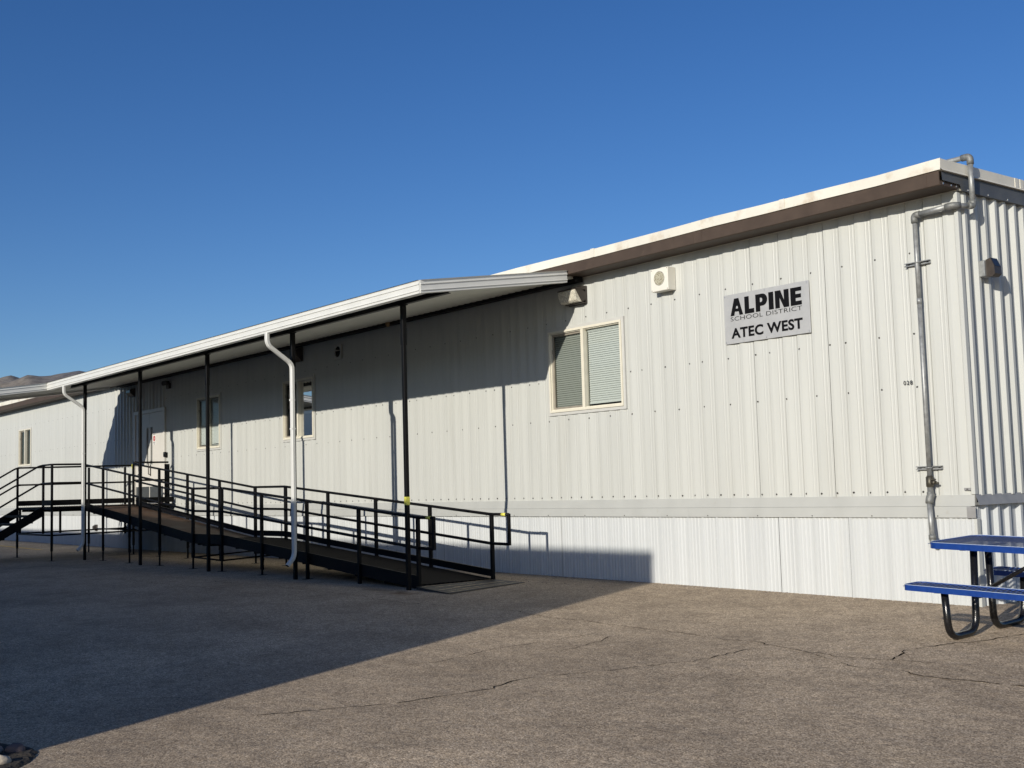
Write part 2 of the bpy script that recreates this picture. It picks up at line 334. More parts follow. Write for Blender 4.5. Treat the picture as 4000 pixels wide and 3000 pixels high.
CR = {'A': [(-2.82, -8.05), (-2.75, -7.88), (-2.79, -7.64), (-2.75, -7.41), (-2.55, -7.14), (-2.28, -6.89), (-2.02, -6.75)],
'B': [(-1.25, -6.85), (-1.12, -6.66), (-1.01, -6.44), (-0.87, -6.16), (-0.76, -5.96), (-0.76, -5.77), (-0.73, -5.48), (-0.67, -5.27), (-0.74, -5.01), (-0.75, -4.82), (-0.63, -4.6), (-0.47, -4.37), (-0.4, -4.1), (-0.32, -3.88), (-0.19, -3.67), (-0.19, -3.35), (-0.2, -3.11), (-0.21, -2.88)],
'C': [(-2.0, -5.11), (-1.9, -4.91), (-1.94, -4.61), (-2.03, -4.34), (-2.01, -4.05), (-1.95, -3.79), (-1.9, -3.4), (-1.92, -3.1)],
'C2': [(-1.48, -3.97), (-1.5, -3.49), (-1.68, -3.1)],
'D': [(-10.68, -3.07), (-8.63, -2.9), (-7.27, -2.94), (-6.27, -2.92), (-5.76, -2.98), (-5.14, -2.94), (-4.46, -2.78), (-3.8, -2.66), (-2.78, -2.69), (-2.05, -2.69), (-1.51, -2.68), (-0.89, -2.74), (-0.34, -2.72), (0.23, -2.84), (0.67, -2.8), (0.95, -2.73), (1.31, -2.58)],
'E': [(0.9, -2.73), (0.8, -2.33), (0.82, -2.11), (0.96, -1.82), (1.05, -1.49), (1.11, -1.16), (1.2, -0.96)],
'F': [(1.19, -3.0), (1.41, -3.03), (1.67, -2.99), (2.08, -2.95), (2.23, -2.95)],
'G': [(-12.4, -3.7), (-9.8, -3.55), (-8.2, -3.6), (-7.0, -3.4)],
'H': [(0.23, -2.84), (0.8, -3.1), (1.19, -3.0)]}
WID = {'A': .6, 'B': 1.1, 'C': .7, 'C2': .7, 'D': .9, 'E': 1.2, 'F': 1.5, 'G': .7, 'H': .7}
rc = random.Random(3)
for k, pl in CR.items():
    fine = []; jit = 0.0
    for (a, b) in zip(pl, pl[1:]):
        n = max(2, int(math.dist(a, b) / 0.045))
        for i in range(n):
            t = i / n; jit = jit * 0.72 + rc.gauss(0, 0.012)
            dx, dy = b[0] - a[0], b[1] - a[1]; L = math.hypot(dx, dy); fine.append((a[0] + dx * t - dy / L * jit, a[1] + dy * t + dx / L * jit))
    m_ = MB(); i = 0
    while i < len(fine) - 2:                            # broken into short runs, the width wandering
        run = rc.randint(6, 26); seg = fine[i:i + run + 1]; i += run + (rc.randint(0, 2))
        if len(seg) < 3: continue
        vs = []
        for j, (x, y) in enumerate(seg):
            p0 = seg[max(0, j - 1)]; p1 = seg[min(len(seg) - 1, j + 1)]; dx, dy = p1[0] - p0[0], p1[1] - p0[1]; L = math.hypot(dx, dy) or 1
            wd = WID[k] * (0.0020 + 0.0048 * rc.random()) * (0.25 if j in (0, len(seg) - 1) else 1)
            vs += [(x - dy / L * wd, y + dx / L * wd, gz(x, y) + .004), (x + dy / L * wd, y - dx / L * wd, gz(x, y) + .004)]
        m_.add(vs, [(2 * j, 2 * j + 1, 2 * j + 3, 2 * j + 2) for j in range(len(seg) - 1)])
    m_.build('crack', 'crack', ground)
yl = MB(); pts = [(-24.3, -1.33), (-26.4, -1.27), (-28.5, -1.22), (-38, -0.95)]
for a, b in zip(pts, pts[1:]): yl.add([(a[0], a[1] - .05, gz(*a) + .004), (b[0], b[1] - .05, gz(*b) + .004), (b[0], b[1] + .05, gz(*b) + .004), (a[0], a[1] + .05, gz(*a) + .004)], [(0, 1, 2, 3)])
yl.build('painted_line', 'yline', ground)

gv = MB(); rg = random.Random(21)
def stone(x, y, r_):
    z = gz(x, y) + r_ * .3; a_ = rg.uniform(0, 6.3); q = [(math.cos(a_ + k * 1.2566) * r_ * rg.uniform(.7, 1.1), math.sin(a_ + k * 1.2566) * r_ * rg.uniform(.7, 1.1)) for k in range(5)]
    gv.slot(rg.choice((0, 0, 1, 2))); gv.add([(x + u, y + v, z) for u, v in q] + [(x, y, z + r_ * .55), (x, y, z - r_ * .5)], [(k, (k + 1) % 5, 5) for k in range(5)] + [((k + 1) % 5, k, 6) for k in range(5)])
for _ in range(260): stone(rg.uniform(-6.5, .2), -.03 - abs(rg.gauss(0, .10)), rg.uniform(.003, .010))
for _ in range(420): stone(rg.uniform(-9, 3), rg.uniform(-9, -.5), rg.uniform(.002, .006))
for _ in range(60): stone(rg.gauss(-5.6, .5), rg.gauss(-.7, .25), rg.uniform(.004, .011))
tag(gv.build('loose_gravel', ['rock1', 'rock3', 'rock2']), 'loose small stones scattered over the asphalt and along the skirting', 'gravel', None, 'stuff')

# planting bed with cobbles at the lot's edge
bp = [(-1.00, -9.2), (-1.03, -8.47), (-1.12, -8.36), (-1.25, -8.27), (-1.38, -8.21), (-1.52, -8.20), (-1.70, -8.27), (-2.1, -8.45), (-2.6, -8.6), (-3.3, -8.8), (-3.4, -9.2)]
bd = MB(); rb_ = random.Random(9); cen = (-2.0, -8.85)
rings = []
for t in (1.0, 0.96, 0.75, 0.4, 0.05):
    row = []
    for i in range(len(bp)):
        for s_ in range(4):
            a = bp[i]; b = bp[(i + 1) % len(bp)]; q = s_ / 4; x = a[0] * (1 - q) + b[0] * q; y = a[1] * (1 - q) + b[1] * q
            x = cen[0] + (x - cen[0]) * t + rb_.uniform(-.008, .008); y = cen[1] + (y - cen[1]) * t + rb_.uniform(-.008, .008)
            row.append((x, y, gz(x, y) + (0.004 if t == 1.0 else 0.012 + rb_.random() * .012)))
    rings.append(row)
nv = len(rings[0]); vs = [q for r_ in rings for q in r_]
bd.add(vs, [(i * nv + k, i * nv + (k + 1) % nv, (i + 1) * nv + (k + 1) % nv, (i + 1) * nv + k) for i in range(4) for k in range(nv)] + [tuple(4 * nv + k for k in range(nv))])
tag(bd.build('planting_bed', 'soil'), 'dark soil bed at the edge of the asphalt', None, None, 'structure')
def rock(x, y, sx, sy, sz, rot, mt, label, seed):
    rr = random.Random(seed); vs = []; fs = []; nl, ns = 9, 14
    ph = [rr.uniform(0, 6) for _ in range(6)]
    for i in range(nl + 1):
        th = math.pi * i / nl
        for k in range(ns):
            a = 2 * math.pi * k / ns; d = 1 + .09 * math.sin(2 * a + ph[0]) * math.sin(th) + .06 * math.sin(3 * a + ph[1] + 2 * th) + .05 * math.sin(5 * th + ph[2] + a)
            px, py, pz = math.sin(th) * math.cos(a) * d * sx, math.sin(th) * math.sin(a) * d * sy, math.cos(th) * d * sz
            vs.append((px * math.cos(rot) - py * math.sin(rot), px * math.sin(rot) + py * math.cos(rot), pz))
    for i in range(nl):
        for k in range(ns): fs.append((i * ns + k, i * ns + (k + 1) % ns, (i + 1) * ns + (k + 1) % ns, (i + 1) * ns + k))
    z = gz(x, y) + sz * .62
    m_ = MB(); m_.add([(x + q[0], y + q[1], z + q[2]) for q in vs], fs, True)
    o = m_.build('cobble', mt, None, (x, y, z)); tag(o, label, 'rock', 'cobbles in the planting bed'); return o
rock(-1.475, -8.315, .058, .048, .040, .6, 'rock3', 'dark mauve rounded cobble, farthest right at the asphalt edge', 1)
rock(-1.56, -8.42, .075, .050, .040, .2, 'rock1', 'greyish brown cobble in the shade at the left picture edge', 2)
rock(-1.22, -8.475, .062, .045, .040, 1.2, 'rock2', 'pale sunlit cobble half cut off by the bottom picture edge', 3)
rock(-1.33, -8.52, .045, .035, .035, 2.2, 'rock3', 'small brown cobble behind the pale sunlit one at the bottom left corner', 4)

# hills far beyond the building
def hill(name, label, cx, cy, L, W, H, prof, ang, seed):
    rr = random.Random(seed); n, m2 = 90, 26; vs = []
    ph = [rr.uniform(0, 6.3) for _ in range(10)]
    for j in range(m2 + 1):
        v = j / m2 * 2 - 1
        for i in range(n + 1):
            u = i / n * 2 - 1; h = H * prof(u) * (math.cos(v * math.pi / 2) ** 1.3)
            h += H * .004 * (math.sin(u * 23 + ph[0] + v * 3) * math.cos(v * 5 + ph[1]) + .6 * math.sin(u * 51 + v * 9 + ph[2])) * max(0, 1 - abs(v)) 
            x = u * L / 2; y = v * W / 2
            vs.append((cx + x * math.cos(ang) - y * math.sin(ang), cy + x * math.sin(ang) + y * math.cos(ang), max(-1, h)))
    m_ = MB(); m_.add(vs, [(j * (n + 1) + i, j * (n + 1) + i + 1, (j + 1) * (n + 1) + i + 1, (j + 1) * (n + 1) + i) for j in range(m2) for i in range(n)], True)
    return tag(m_.build(name, 'hill'), label, None, None, 'structure')
def pixdir(px, py):                                     # bearing helper for far terrain only
    q = Vector(((px - 2000), -(py - 1500), -4634)); return Vector((AX.dot(q), AY.dot(q), AZ.dot(q))).normalized()
d0 = pixdir(150, 1960); ang = math.atan2(d0.y, d0.x) + math.pi / 2
dist = 2400.0
def prof1(u):   # ridge rising to the right then falling behind the canopy   (u: + = towards picture left)
    return lerp(u, [-1, -.6, -.35, -.22, -.15, -.107, -.043, 0, .043, .096, .16, .3, .6, 1], [0, .5, .80, .92, .945, .925, .905, .902, .908, .87, .842, .72, .4, 0])
hill('hill', 'rounded brown scrub covered hill, nearer ridge above the canopy', CX + d0.x * dist, CY + d0.y * dist, 900, 900, 260, lambda u: prof1(u), ang, 5)
d1 = pixdir(40, 1960)
hill('hill', 'farther bare brown hill at the left picture edge', CX + d1.x * 3400, CY + d1.y * 3400, 900, 900, 336, lambda u: lerp(u, [-1, -.5, -.25, -.12, -.05, 0, .06, .3, .6, 1], [0, .5, .82, .93, .972, .988, .975, .8, .5, 0]), ang, 8)

# ------------------------------------------------------------------ siding
def prof_points(x0, x1, pitch, phase, kind, off, sgn):
    """list of (x, depth) along the wall; depth is outward"""
    P = []
    if kind == 'upper': shape = [(-.007, 0), (-.006, -.012), (-.001, -.012), (0, 0), (.008, .014), (.046, .014), (.118, .0015), (.124, .0035), (.132, .0035), (.138, .0005), (.160, .0005), (.165, .002), (.173, .002), (.178, 0)]
    elif kind == 'skirt': shape = [(-.004, 0), (-.002, -.006), (.0, -.006), (.001, 0), (.011, .016), (.034, .016), (.048, 0), (.064, 0), (.071, .009), (.082, .009), (.093, 0), (.116, 0), (.123, .009), (.134, .009), (.145, 0), (.170, 0), (.177, .008), (.188, .008), (.198, 0)]
    elif kind == 'bold': shape = [(0, 0), (.012, .034), (.060, .034), (.085, 0), (.130, 0), (.138, .006), (.150, .006), (.158, 0)]
    else: shape = [(0, 0), (.030, .036), (.070, .036), (.082, 0), (.105, 0), (.110, .006), (.118, .006), (.123, 0), (.140, 0), (.145, .006), (.153, .006), (.158, 0)]
    k = math.floor((x0 - phase) / pitch) - 1
    while phase + k * pitch < x1 + pitch:
        jr = random.Random(k * 31 + len(kind)); jx = jr.uniform(-.004, .004); jd = jr.uniform(.75, 1.15)
        for (dx, d) in shape:
            x = phase + k * pitch + dx + jx
            P.append((x, d * jd))
        k += 1
    P = [q for q in P if x0 + 1e-4 < q[0] < x1 - 1e-4]
    return [(x0, 0)] + P + [(x1, 0)]
def siding(mb, x0, x1, z0, z1, pitch, phase, kind, place, holes=()):
    P = prof_points(x0, x1, pitch, phase, kind, 0, 1)
    xs = dict(P)
    for h in holes:
        for hx in h[:2]:
            if x0 < hx < x1 and hx not in xs:
                for a, b in zip(P, P[1:]):
                    if a[0] <= hx <= b[0]: xs[hx] = a[1] + (b[1] - a[1]) * (hx - a[0]) / max(1e-9, b[0] - a[0]); break
    X = sorted(xs.items()); Z = sorted(set([z0, z1] + [z for h in holes for z in h[2:] if z0 < z < z1]))
    base = len(mb.v); mb.v += [place(x, d, z) for z in Z for (x, d) in X]; n = len(X)
    for j in range(len(Z) - 1):
        for i in range(n - 1):
            xm = (X[i][0] + X[i + 1][0]) / 2; zm = (Z[j] + Z[j + 1]) / 2
            if any(h[0] < xm < h[1] and h[2] < zm < h[3] for h in holes): continue
            mb.f.append((base + j * n + i, base + j * n + i + 1, base + (j + 1) * n + i + 1, base + (j + 1) * n + i)); mb.m.append(mb.k); mb.sm.append(False)
front = lambda x, d, z: (x, -d, z)
XL = -46.0; XR = 0.085; YB = 14.0

bld = thing('modular_building', (0, 0, 0), 'long white ribbed metal modular school building with a brown gutter and white roof edge', 'building')
# windows: (x0,x1,z0,z1) of the clear opening
WIN = [(-6.11, -4.67, 2.245, 3.345), (-13.93, -12.77, 2.255, 3.345), (-17.89, -16.75, 2.245, 3.335), (-30.95, -29.76, 2.29, 3.37)]
DOOR = (-21.50, -19.70, 1.115, 3.235)
holes = [(a - .005, b + .005, c - .005, d + .005) for a, b, c, d in WIN] + [(DOOR[0] - .005, DOOR[1] + .005, 1.0, DOOR[3] + .005)]
wl = MB(); ph = -1.308
siding(wl, -19.64, XR, 1.045, 4.00, .2035, ph, 'upper', front, holes)
siding(wl, XL, -22.95, 1.045, 4.00, .2035, ph, 'upper', front, holes)
siding(wl, -22.95, -19.64, 1.045, 4.00, .2035, ph, 'bold', front, holes)
# panel seams (thin dark laps every fifth rib) and screws
wl.slot(1)
k = 0; x = ph + 4 * .2035
rs = random.Random(11)
while x > -34:
    for row, zz in enumerate((1.088, 2.13, 2.665, 3.475)):
        for j in range(5):
            xx = x - j * .2035 + .030
            if row and (j % 2 if row == 2 else (j + k) % 2): continue
            if xx > .05 or any(h[0] - .09 < xx < h[1] + .09 and h[2] - .09 < zz < h[3] + .09 for h in holes): continue
            zz2 = zz + rs.uniform(-.004, .004); r_ = .0105 if row else .0115; yy = -.0155 if not (-22.95 < xx < -19.64) else -.0345
            cp = [(xx + rs.uniform(-.004, .004) + r_ * math.cos(a), yy, zz2 + r_ * math.sin(a)) for a in [i * math.pi / 4 for i in range(8)]]
            wl.add(cp + [(xx, yy - .005, zz2)], [(i, (i + 1) % 8, 8) for i in range(8)])
    x -= 5 * .2035; k += 1
wl.slot(2); x = ph - .2035
while x > -40:                                          # overlapping panel edges
    if not any(h[0] < x < h[1] for h in holes[-1:]) and not (-22.95 < x < -19.64):
        segs = [(1.047, 3.99)]
        for h in holes:
            if h[0] - .08 < x < h[1] + .08: segs = [(1.047, h[2] - .07), (h[3] + .07, 3.99)]
        for s_ in segs: wl.box(x - .0016, x - .0002, -.0025, .0005, *s_)
    x -= 5 * .2035
wl.build('siding_wall', ['siding', 'screw', 'ink'], bld)
# belt flashing (two lapped bands) and skirting
bt = MB()
for i in range(16):
    x1 = XR - .0 - i * 3.05; x0 = max(XL, x1 - 3.05 - .004)
    if x1 <= XL: break
    y = -.016 - (i % 2) * .002
    bt.add([(x0, y, 1.052), (x1, y, 1.052), (x1, y - .012, .945), (x0, y - .012, .945), (x0, .01, .945), (x1, .01, .945), (x0, .01, 1.052), (x1, .01, 1.052)], [(0, 1, 2, 3), (3, 2, 5, 4), (0, 6, 7, 1), (1, 7, 5, 2), (0, 3, 4, 6)])
bt.build('belt_flashing', 'trim', bld)
bt = MB()
for i in range(16):
    x1 = XR - .04 - i * 3.66; x0 = max(XL, x1 - 3.66 - .004)
    if x1 <= XL: break
    y = -.034 - (i % 2) * .002
    bt.add([(x0, y, .943), (x1, y, .943), (x1, y - .006, .836), (x0, y - .006, .836), (x0, .01, .836), (x1, .01, .836), (x0, .01, .943), (x1, .01, .943)], [(0, 1, 2, 3), (3, 2, 5, 4), (0, 6, 7, 1), (1, 7, 5, 2), (0, 3, 4, 6)])
    for q in range(5):
        xq = x1 - .35 - q * .75; bt.slot(1).box(xq - .005, xq + .005, y - .010, y, .846, .857).slot(0)
bt.build('belt_flashing', ['trim', 'screw'], bld)
sk = MB(); siding(sk, XL, XR + .005, -.12, .85, .2310, -1.5918, 'skirt', lambda x, d, z: (x, -.008 - d, z))
sk.slot(1); x = -1.5918 + .2310
while x > -40: sk.box(x - .0035, x - .0002, -.0125, -.004, -.1, .848); x -= 4 * .2310
sk.build('skirting', ['skirt', 'ink'], bld)
# end wall
ew = MB(); endp = lambda y, d, z: (XR + d - .012, y, z)
siding(ew, .0, YB, 1.045, 4.02, .1830, .0786 - .030, 'end', endp)
ew.build('end_wall', 'siding', bld)
ew = MB(); siding(ew, .0, YB, -.45, .98, .2080, .1276 - .030, 'end', endp); ew.build('end_skirting', 'skirt', bld)
cn = MB(); cn.box(XR - .03, XR + .012, -.030, .03, 1.055, 3.985, .004)      # corner trim
cn.box(XR - .02, XR + .008, -.022, .045, -.1, .83, .004)
cn.build('corner_trim', 'siding', bld)
et = MB()
et.add([(XR + .014, -.03, 1.055), (XR + .014, YB, 1.055), (XR + .052, YB, .955), (XR + .052, -.03, .955), (XR - .01, -.03, .955), (XR - .01, YB, .955)], [(0, 1, 2, 3), (3, 2, 5, 4)])
et.box(XR - .075, XR + .016, -.0465, -.0415, .832, .940, .001)
et.build('end_flashing', 'galv_trim', bld)
# core so no light leaks through
co = MB(); co.box(XL, XR - .03, .45, YB, -.1, 4.12); co.build('building_core', 'room', bld)
# eaves: soffit, gutter, fascia, roof
rf = MB()
rf.box(XL, XR + .036, -.295, YB - .01, 4.175, 4.205); rf.box(XL, XR + .015, -.02, .45, 4.0, 4.17); rf.build('roof', 'roofedge', bld)
gt = MB()
x1 = XR + .02
i = 0
while x1 > XL:
    x0 = max(XL, x1 - 3.05); y = -.335 - (i % 2) * .0025
    gt.extrude([(x0, -.02, 4.006), (x0, y + .012, 4.006), (x0, y, 4.014), (x0, y, 4.135), (x0, y + .006, 4.150), (x0, y + .014, 4.150), (x0, y + .016, 4.02), (x0, -.03, 4.02)], (x0, 0, 0), (x1, 0, 0))
    gt.box(x1 - .16, x1 - .13, y - .0025, y, 4.016, 4.134)
    x1 = x0; i += 1
gt.build('gutter', 'brown', bld)
ge = MB(); ge.box(XR + .021, XR + .026, -.33, -.02, 4.008, 4.052); 
for q in (-.28, -.14, -.05): ge.slot(1).box(XR + .026, XR + .030, q - .008, q + .008, 4.022, 4.038).slot(0)
ge.build('gutter_end_cap', ['brown', 'stainless'], bld)
fa = MB(); n = 64
def sag(x): return .006 * math.sin(x * 1.7) + .004 * math.sin(x * 4.1 + 1) 
vs = []
for i in range(n + 1):
    x = XR + .045 + (XL - XR) * i / n; s_ = sag(x)
    vs += [(x, -.345, 4.152 + s_ * .6), (x, -.338, 4.262 + s_), (x, -.30, 4.272 + s_), (x, -.30, 4.152)]
fa.add(vs, [(4 * i + a, 4 * i + b, 4 * i + 4 + b, 4 * i + 4 + a) for i in range(n) for a, b in ((0, 1), (1, 2), (3, 0))], False)
for q in (-4.85, -7.9, -10.95, -2.9 + 1.1):            # lapped joints
    fa.box(q, q + .07, -.349, -.336, 4.150, 4.262)
fa.build('roof_fascia', 'roofedge', bld)
fe = MB(); xe = XR + .045
fe.add([(xe, -.345, 4.168), (xe, YB, 4.168), (xe, YB, 4.262), (xe, -.338, 4.262), (xe - .03, -.338, 4.272), (xe - .03, YB, 4.272)], [(0, 1, 2, 3), (3, 2, 5, 4)])
fe.add([(xe + .001, -.340, 4.168), (xe + .001, YB, 4.168), (xe + .022, YB, 4.146), (xe + .022, -.335, 4.146), (xe - .03, -.335, 4.146), (xe - .03, YB, 4.146)], [(0, 1, 2, 3), (3, 2, 5, 4)])
for q in (1.02, 1.12, 3.9): fe.box(xe - .001, xe + .005, q, q + .06, 4.166, 4.262)
fe.build('roof_fascia', 'roofedge', bld)
de = MB(); de.add([(XR + .038, -.32, 4.146), (XR + .038, YB, 4.146), (XR + .050, YB, 3.992), (XR + .050, -.005, 3.992), (XR + .046, -.02, 4.050), (XR + .044, -.32, 4.054)], [(0, 1, 2, 3, 4, 5)])
de.add([(XR + .050, -.005, 3.992), (XR + .050, YB, 3.992), (XR - .01, YB, 3.992), (XR - .01, -.005, 3.992)], [(0, 1, 2, 3)])
for q in range(14): y = .12 + q * .366; de.slot(1).box(XR + .048, XR + .054, y - .006, y + .006, 4.004, 4.016).slot(0)
de.build('end_eave_flashing', ['dark_flash', 'stainless'], bld)

def window(x0, x1, z0, z1, split, blinds, frame='cream', screen=0):
    w_ = MB(); f = .045; w_.ring(x0 - f, x1 + f, z0 - f, z1 + f, f - .004, -.026, -.002)
    wo = w_.build('window', 'flange', bld, ((x0 + x1) / 2, 0, z0))
    w_ = MB(); w_.ring(x0 - .004, x1 + .004, z0 - .004, z1 + .004, .030, -.040, .05)
    w_.ring(x0 + .026, x1 - .026, z0 + .026, z1 - .026, .012, -.018, .04)
    w_.box(split - .026, split + .026, -.036, .045, z0 + .026, z1 - .026)
    w_.build('window_frame', frame, wo)
    a, b = (x0 + .038, split - .026)
    w_ = MB(); w_.ring(a, b, z0 + .038, z1 - .038, .028, .004, .030); w_.box(a + .004, a + .020, -.008, .004, z1 - .30, z1 - .24); w_.build('sash', 'bronze', wo)
    w_ = MB(); w_.add([(a + .02, .014, z0 + .05), (b - .02, .014, z0 + .05), (b - .02, .014, z1 - .05), (a + .02, .014, z1 - .05)], [(0, 1, 2, 3)]); w_.build('pane', 'glass_screen' if screen else 'glass', wo)
    a2, b2 = split + .026, x1 - .038
    w_ = MB(); w_.add([(a2, .024, z0 + .038), (b2, .024, z0 + .038), (b2, .024, z1 - .038), (a2, .024, z1 - .038)], [(0, 1, 2, 3)]); w_.build('pane', 'glass', wo)
    # dim room box behind
    w_ = MB(); X0, X1, Z0, Z1, Y1 = x0 - .01, x1 + .01, z0 - .01, z1 + .01, .44
    w_.add([(X0, .05, Z0), (X1, .05, Z0), (X1, .05, Z1), (X0, .05, Z1), (X0, Y1, Z0), (X1, Y1, Z0), (X1, Y1, Z1), (X0, Y1, Z1)], [(4, 5, 6, 7), (0, 1, 5, 4), (2, 3, 7, 6), (0, 4, 7, 3), (1, 2, 6, 5)])
    w_.build('interior', 'room', wo)
    for (ba, bb, zt, zb, ang_) in blinds:
        w_ = MB(); z = zt; p_ = .0285
        w_.box(ba, bb, .030, .050, zt, zt + .028)
        i_ = 0
        while z > zb:
            d = .0138; c_, s_ = math.cos(ang_) * d, math.sin(ang_) * d; jj = rs.uniform(-.0008, .0008)
            w_.add([(ba, .042 - c_, z - s_ + jj), (bb, .042 - c_, z - s_ + jj), (bb, .0405, z + .0016), (ba, .0405, z + .0016), (bb, .042 + c_, z + s_), (ba, .042 + c_, z + s_)], [(0, 1, 2, 3), (3, 2, 4, 5)])
            z -= p_; i_ += 1
        w_.box(ba, bb, .034, .050, zb - .018, zb - .004)
        w_.build('blind', 'blind', wo)
    return wo
A_ = R(67)
window(*WIN[0], -5.42, [(-6.055, -5.45, 3.28, 2.30, A_), (-5.375, -4.705, 3.28, 2.33, A_)], 'cream', 1)
window(*WIN[1], -13.36, [(-13.29, -12.81, 3.27, 2.33, R(30))], 'cream')
window(*WIN[2], -17.33, [(-17.28, -16.80, 3.26, 2.32, R(82)), (-17.84, -17.38, 3.26, 2.32, R(84))], 'cream')  # near-closed blinds added to turn both panes pale, in place of reflected sky
window(*WIN[3], -30.37, [], 'cream')
# door
a, b, c_, d_ = DOOR
fr = MB(); fr.box(a - .05, a + .04, -.045, .02, 1.0, d_ + .05); fr.box(b - .04, b + .05, -.045, .02, 1.0, d_ + .05); fr.box(a + .04, b - .04, -.045, .02, d_ - .03, d_ + .05)
fr.box(a + .04, b - .04, -.05, .02, 1.07, 1.112)
fr.build('door_frame', 'door', bld)
mid = (a + b) / 2
for (p, q, inner) in ((a + .045, mid - .004, 1), (mid + .004, b - .045, -1)):
    dm = MB(); lx = (q - .16) if inner == 1 else (p + .08)
    l0, l1, lz0, lz1 = lx, lx + .085, 2.02, 2.86
    dm.box(p, l0, -.022, .018, 1.12, d_ - .035); dm.box(l1, q, -.022, .018, 1.12, d_ - .035); dm.box(l0, l1, -.022, .018, 1.12, lz0); dm.box(l0, l1, -.022, .018, lz1, d_ - .035)
    leaf = dm.build('door_leaf', 'door', bld, ((p + q) / 2, 0, 1.12))
    m_ = MB(); m_.box(l0, l1, -.008, .006, lz0, lz1); m_.build('lite', 'darkglass', leaf)
    m_ = MB(); m_.ring(l0 - .018, l1 + .018, lz0 - .018, lz1 + .018, .018, -.028, -.022); m_.build('lite_frame', 'trim', leaf)
    m_ = MB(); m_.box(p + .02, q - .02, -.0245, -.022, 1.135, 1.50); m_.build('kick_plate', 'kick', leaf)
    if inner == -1:
        m_ = MB(); hx = p + .06; m_.tube(bend([(hx, -.022, 2.06), (hx, -.075, 2.06), (hx, -.075, 1.78), (hx, -.022, 1.78)], .02), .010); m_.box(hx - .028, hx + .028, -.026, -.022, 1.74, 2.10)
        m_.build('handle', 'fixture', leaf)
        m_ = MB(); m_.box(p + .20, p + .375, -.0245, -.022, 2.452, 2.724); cx_, cz_, r_ = p + .288, 2.600, .066
        m_.slot(1).poly([(cx_ + r_ * math.cos(R(22.5 + 45 * k)), cz_ + r_ * math.sin(R(22.5 + 45 * k))) for k in range(8)], lambda u, v: (u, -.0262, v))
        m_.slot(0).box(cx_ - .030, cx_ + .030, -.0278, -.0266, 2.606, 2.618); m_.box(cx_ - .030, cx_ + .014, -.0278, -.0266, 2.582, 2.594); m_.box(cx_ + .014, cx_ + .026, -.0278, -.0266, 2.582, 2.618)
        m_.slot(2).box(p + .215, p + .36, -.0262, -.0246, 2.692, 2.702); m_.box(p + .225, p + .35, -.0262, -.0246, 2.508, 2.515); m_.box(p + .24, p + .335, -.0262, -.0246, 2.488, 2.495); m_.box(p + .27, p + .31, -.0262, -.0246, 2.462, 2.472)
        tag(m_.build('door_notice', ['paper', 'red', 'ink'], None, (cx_, -.024, cz_)), 'small white notice with a red octagon on the right door leaf', 'notice')

# ------------------------------------------------------------------ lettering
def letters(txt, f, u0, u1, v0, v1, mb, bold=0.0, space=1.0):
    """Blender font outline fitted to the box u0..u1 / v0..v1, placed through f(u,v)"""
    cu = bpy.data.curves.new('t', 'FONT'); cu.body = txt; cu.offset = bold; cu.space_character = space; cu.resolution_u = 4
    ob = bpy.data.objects.new('t', cu); COL.objects.link(ob)
    me = ob.to_mesh(); vs = [v.co.copy() for v in me.vertices]; fs = [tuple(p.vertices) for p in me.polygons]
    ob.to_mesh_clear(); COL.objects.unlink(ob); bpy.data.objects.remove(ob); bpy.data.curves.remove(cu)
    xa, xb = min(v.x for v in vs), max(v.x for v in vs); ya, yb = min(v.y for v in vs), max(v.y for v in vs)
    mb.add([f(u0 + (v.x - xa) / (xb - xa) * (u1 - u0), v0 + (v.y - ya) / (yb - ya) * (v1 - v0)) for v in vs], fs)
SX0, SX1, SZ0, SZ1 = -2.922, -1.704, 2.824, 3.398
sign = thing('wall_sign', ((SX0 + SX1) / 2, -.03, SZ0), 'grey sign reading ALPINE SCHOOL DISTRICT ATEC WEST screwed to the siding', 'sign')
m_ = MB(); m_.box(SX0, SX1, -.034, -.026, SZ0, SZ1, .002); m_.build('sign_panel', 'signgrey', sign)
for q in ((SX0 + .02, SZ0 + .02), (SX1 - .02, SZ0 + .02), (SX0 + .02, SZ1 - .02), (SX1 - .02, SZ1 - .02), ((SX0 + SX1) / 2, SZ0 + .02), ((SX0 + SX1) / 2, SZ1 - .02)):
    m_ = MB(); m_.tube([(q[0], -.034, q[1]), (q[0], -.038, q[1])], .006, 8); m_.build('screw', 'stainless', sign)
uv = lambda u, v: (SX0 + (SX1 - SX0) * u, -.0368, SZ1 - (SZ1 - SZ0) * v)
m_ = MB()
T_, B_ = .095, .440
def LP(*p): m_.poly([(x, y) for x, y in p], uv)
def H_(y): return T_ + (B_ - T_) * y
# heavy ALPINE, letter by letter
LP((.080, B_), (.131, T_), (.172, T_), (.172, H_(.45)), (.155, H_(.45)), (.148, H_(.60)), (.148, H_(.76)), (.135, H_(.78)), (.127, B_))
LP((.131 + .041, T_), (.185, T_), (.235, B_), (.190, B_), (.182, H_(.78)), (.148, H_(.78)), (.148, H_(.60)), (.176, H_(.60)), (.172, H_(.45)))
LP((.256, T_), (.310, T_), (.310, H_(.74)), (.370, H_(.74)), (.370, B_), (.256, B_))
LP((.389, T_), (.442, T_), (.442, B_), (.389, B_))
arc = lambda cx, cy, rx, ry, a0, a1, n=14: [(cx + rx * math.cos(R(a0 + (a1 - a0) * i / n)), cy - ry * math.sin(R(a0 + (a1 - a0) * i / n))) for i in range(n + 1)]
out = [(.442, T_)] + [(.470, T_)] + arc(.470, H_(.345), .058, (B_ - T_) * .345, 90, -90) + [(.442, H_(.69))]
inn = [(.442, H_(.47))] + list(reversed(arc(.452, H_(.345), .018, (B_ - T_) * .125, 90, -90))) + [(.442, H_(.22))]
LP(*(out + inn))
